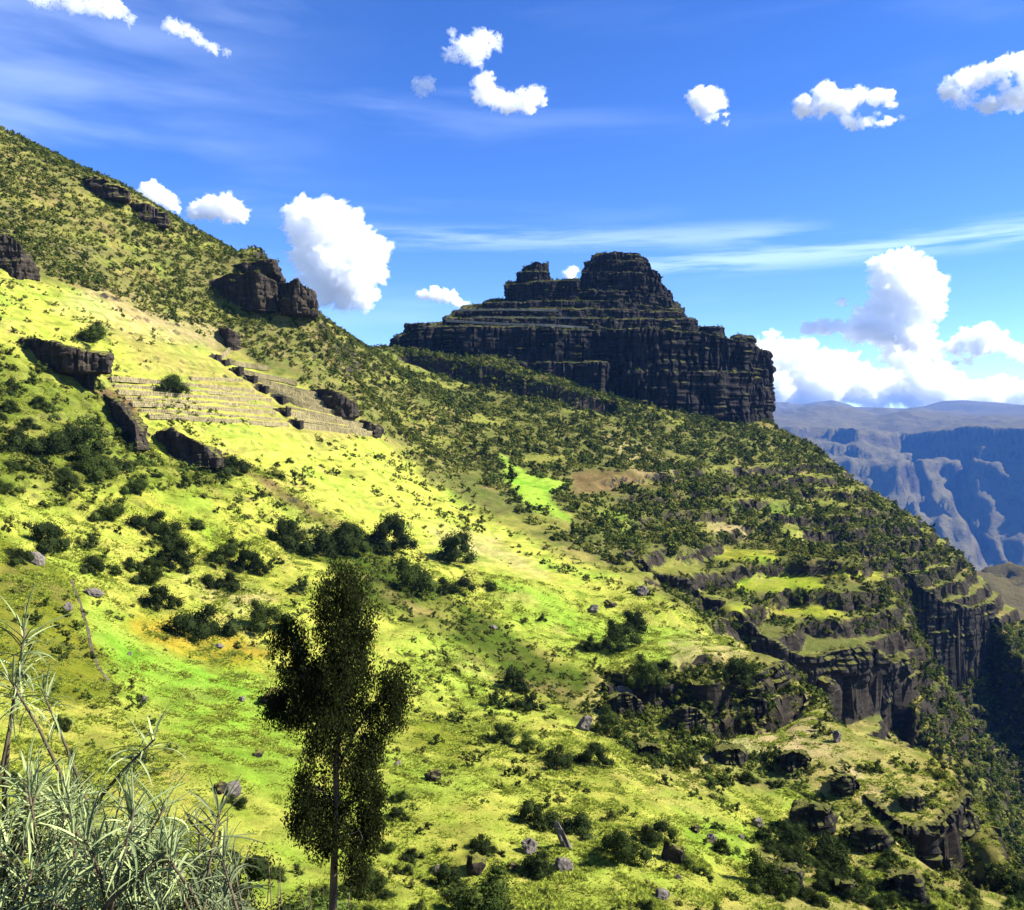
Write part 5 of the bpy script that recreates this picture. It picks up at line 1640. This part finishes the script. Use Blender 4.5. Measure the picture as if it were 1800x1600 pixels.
cloud('big tall white cloud left of the rock fort', [(535, 385, 38), (575, 372, 30), (605, 400, 34), (560, 425, 48), (620, 430, 42), (645, 455, 34), (585, 470, 46), (545, 455, 34), (620, 495, 34), (575, 510, 30), (638, 522, 22), (600, 530, 18), (655, 470, 26)], 12000, 1, wisps=900)
cloud('small white cloud above the left hill, right of a fainter one', [(345, 372, 16), (372, 358, 18), (395, 362, 20), (420, 374, 18), (400, 380, 14), (365, 378, 12)], 11500, 2, wisps=350, wr=(1, 3))
cloud('faint cloud rising behind the left hill skyline', [(265, 335, 18), (285, 345, 17), (300, 358, 13), (255, 350, 14), (310, 365, 9)], 11800, 3, wisps=350, wr=(1, 3))
cloud('upper ragged cloud above the middle of the picture', [(800, 95, 16), (825, 85, 24), (850, 75, 22), (875, 72, 10), (835, 105, 14), (795, 58, 6)], 7000, 4, False, 1500, wr=(1, 3.2))
cloud('boomerang shaped white cloud below the ragged one', [(850, 145, 17), (848, 168, 18), (870, 172, 20), (895, 182, 18), (920, 175, 20), (942, 165, 16), (930, 185, 14), (862, 135, 10), (955, 182, 8)], 7000, 5, wisps=600, wr=(1, 3))
cloud('faint little cloud left of the boomerang cloud', [(735, 150, 13), (752, 145, 12), (740, 162, 9), (758, 155, 7)], 7000, 6, False, 500, wr=(1, 2.6))
cloud('single round cloud in the blue right of centre', [(1225, 172, 18), (1248, 168, 18), (1240, 190, 20), (1265, 180, 13), (1245, 205, 11), (1278, 215, 5)], 7500, 7, wisps=500, wr=(1, 3))
cloud('wide ragged cloud at upper right', [(1415, 180, 16), (1450, 165, 22), (1480, 182, 24), (1440, 190, 18), (1510, 168, 16), (1540, 170, 17), (1562, 168, 12), (1490, 210, 14), (1525, 215, 11), (1560, 212, 9), (1585, 210, 6), (1410, 195, 14), (1500, 225, 8)], 7500, 8, wisps=800, wr=(1, 3))
cloud('ragged cloud cut by the right edge of the picture', [(1665, 160, 17), (1695, 140, 20), (1725, 135, 22), (1760, 120, 18), (1790, 108, 18), (1690, 178, 15), (1740, 185, 18), (1780, 175, 22), (1820, 165, 24), (1820, 110, 22), (1765, 150, 12)], 7500, 9, wisps=900, wr=(1, 3))
cloud('towering white cloud over the far canyon', [(1555, 470, 26), (1590, 462, 26), (1620, 480, 28), (1635, 510, 30), (1620, 545, 30), (1560, 510, 30), (1590, 510, 34), (1545, 545, 28), (1580, 560, 34), (1520, 575, 30), (1555, 590, 28), (1610, 590, 32), (1640, 545, 22), (1500, 590, 16), (1540, 490, 16)], 14000, 10, wisps=900)
cloud('small puff left of the towering cloud', [(1420, 578, 14), (1440, 575, 15), (1455, 580, 11), (1472, 570, 10), (1482, 578, 10)], 14000, 11, wisps=250, wr=(1, 3))
cloud('tiny round puff left of the tower top', [(1480, 530, 9)], 14000, 12, wisps=80, wr=(1, 2.5))
cloud('white cloud bank on the horizon touching the right flank of the rock fort', [(1340, 640, 36), (1375, 625, 30), (1400, 640, 34), (1430, 655, 32), (1350, 685, 40), (1400, 690, 40), (1450, 685, 36), (1490, 680, 32), (1360, 590, 10), (1480, 640, 18), (1510, 645, 14), (1320, 660, 34), (1410, 620, 24), (1450, 640, 26), (1480, 665, 26), (1345, 610, 16), (1380, 655, 40), (1520, 675, 30)], 15000, 13, wisps=700)
cloud('low cloud base under the towering cloud', [(1530, 690, 30), (1570, 680, 32), (1610, 650, 34), (1600, 690, 34), (1640, 670, 38), (1660, 690, 34), (1700, 695, 32), (1740, 700, 30), (1580, 625, 26), (1620, 615, 24), (1780, 700, 28), (1820, 695, 34)], 15500, 14, wisps=700)
cloud('flat topped white cloud right of the towering cloud', [(1650, 612, 12), (1680, 612, 14), (1700, 590, 16), (1730, 585, 20), (1755, 600, 20), (1720, 610, 18), (1780, 615, 14), (1640, 635, 8), (1700, 635, 10), (1800, 632, 12), (1830, 630, 16)], 14500, 15, wisps=500, wr=(1, 3))
cloud('small low cloud left of the rock fort', [(745, 518, 12), (765, 515, 13), (785, 522, 13), (805, 532, 10), (820, 535, 7)], 15000, 16, wisps=350, wr=(1, 3))
cloud('sliver of cloud in the gap between the two horns', [(1000, 482, 10), (1008, 476, 9), (1003, 495, 9)], 14000, 17, wisps=150, wr=(1, 3))
cloud('thin torn streak of cloud at the top left corner', [(130, 0, 22), (165, 5, 20), (195, 8, 20), (212, 22, 12), (225, 36, 8), (90, 5, 14), (60, -5, 14)], 6500, 18, False, 1400, wr=(1, 3))
cloud('thin ragged streak of cloud right of the top left corner', [(300, 45, 14), (325, 52, 14), (345, 65, 11), (375, 85, 9), (400, 93, 6)], 6500, 19, False, 900, wr=(.8, 2.4))
cloud('scrap of cloud beside the big tall cloud', [(672, 440, 13), (685, 432, 8), (668, 420, 6)], 12000, 20, False, 350, wr=(1, 2.6))

# ------------------------------------------------------------------ air
top = max(float(ZZ.max()), float(CZZ.max()), 190.0) + 15
hv = [(x, y, z) for z in (-1160.0, top) for x, y in ((-7400, -2200), (7400, -2200), (7400, 8200), (-7400, 8200))]
me = new_mesh('haze', hv, [(3, 2, 1, 0), (4, 5, 6, 7), (0, 1, 5, 4), (1, 2, 6, 5), (2, 3, 7, 6), (3, 0, 4, 7)])
mh, nt, out = mat_new('haze_air')
pv = nt.nodes.new('ShaderNodeVolumePrincipled')
pv.inputs['Color'].default_value = (0.10, 0.34, 1.0, 1)
pv.inputs['Density'].default_value = 0.000048
pv.inputs['Anisotropy'].default_value = 0.0
nt.links.new(pv.outputs[0], out.inputs['Volume'])
tag(link('haze', me, mh), kind='stuff')
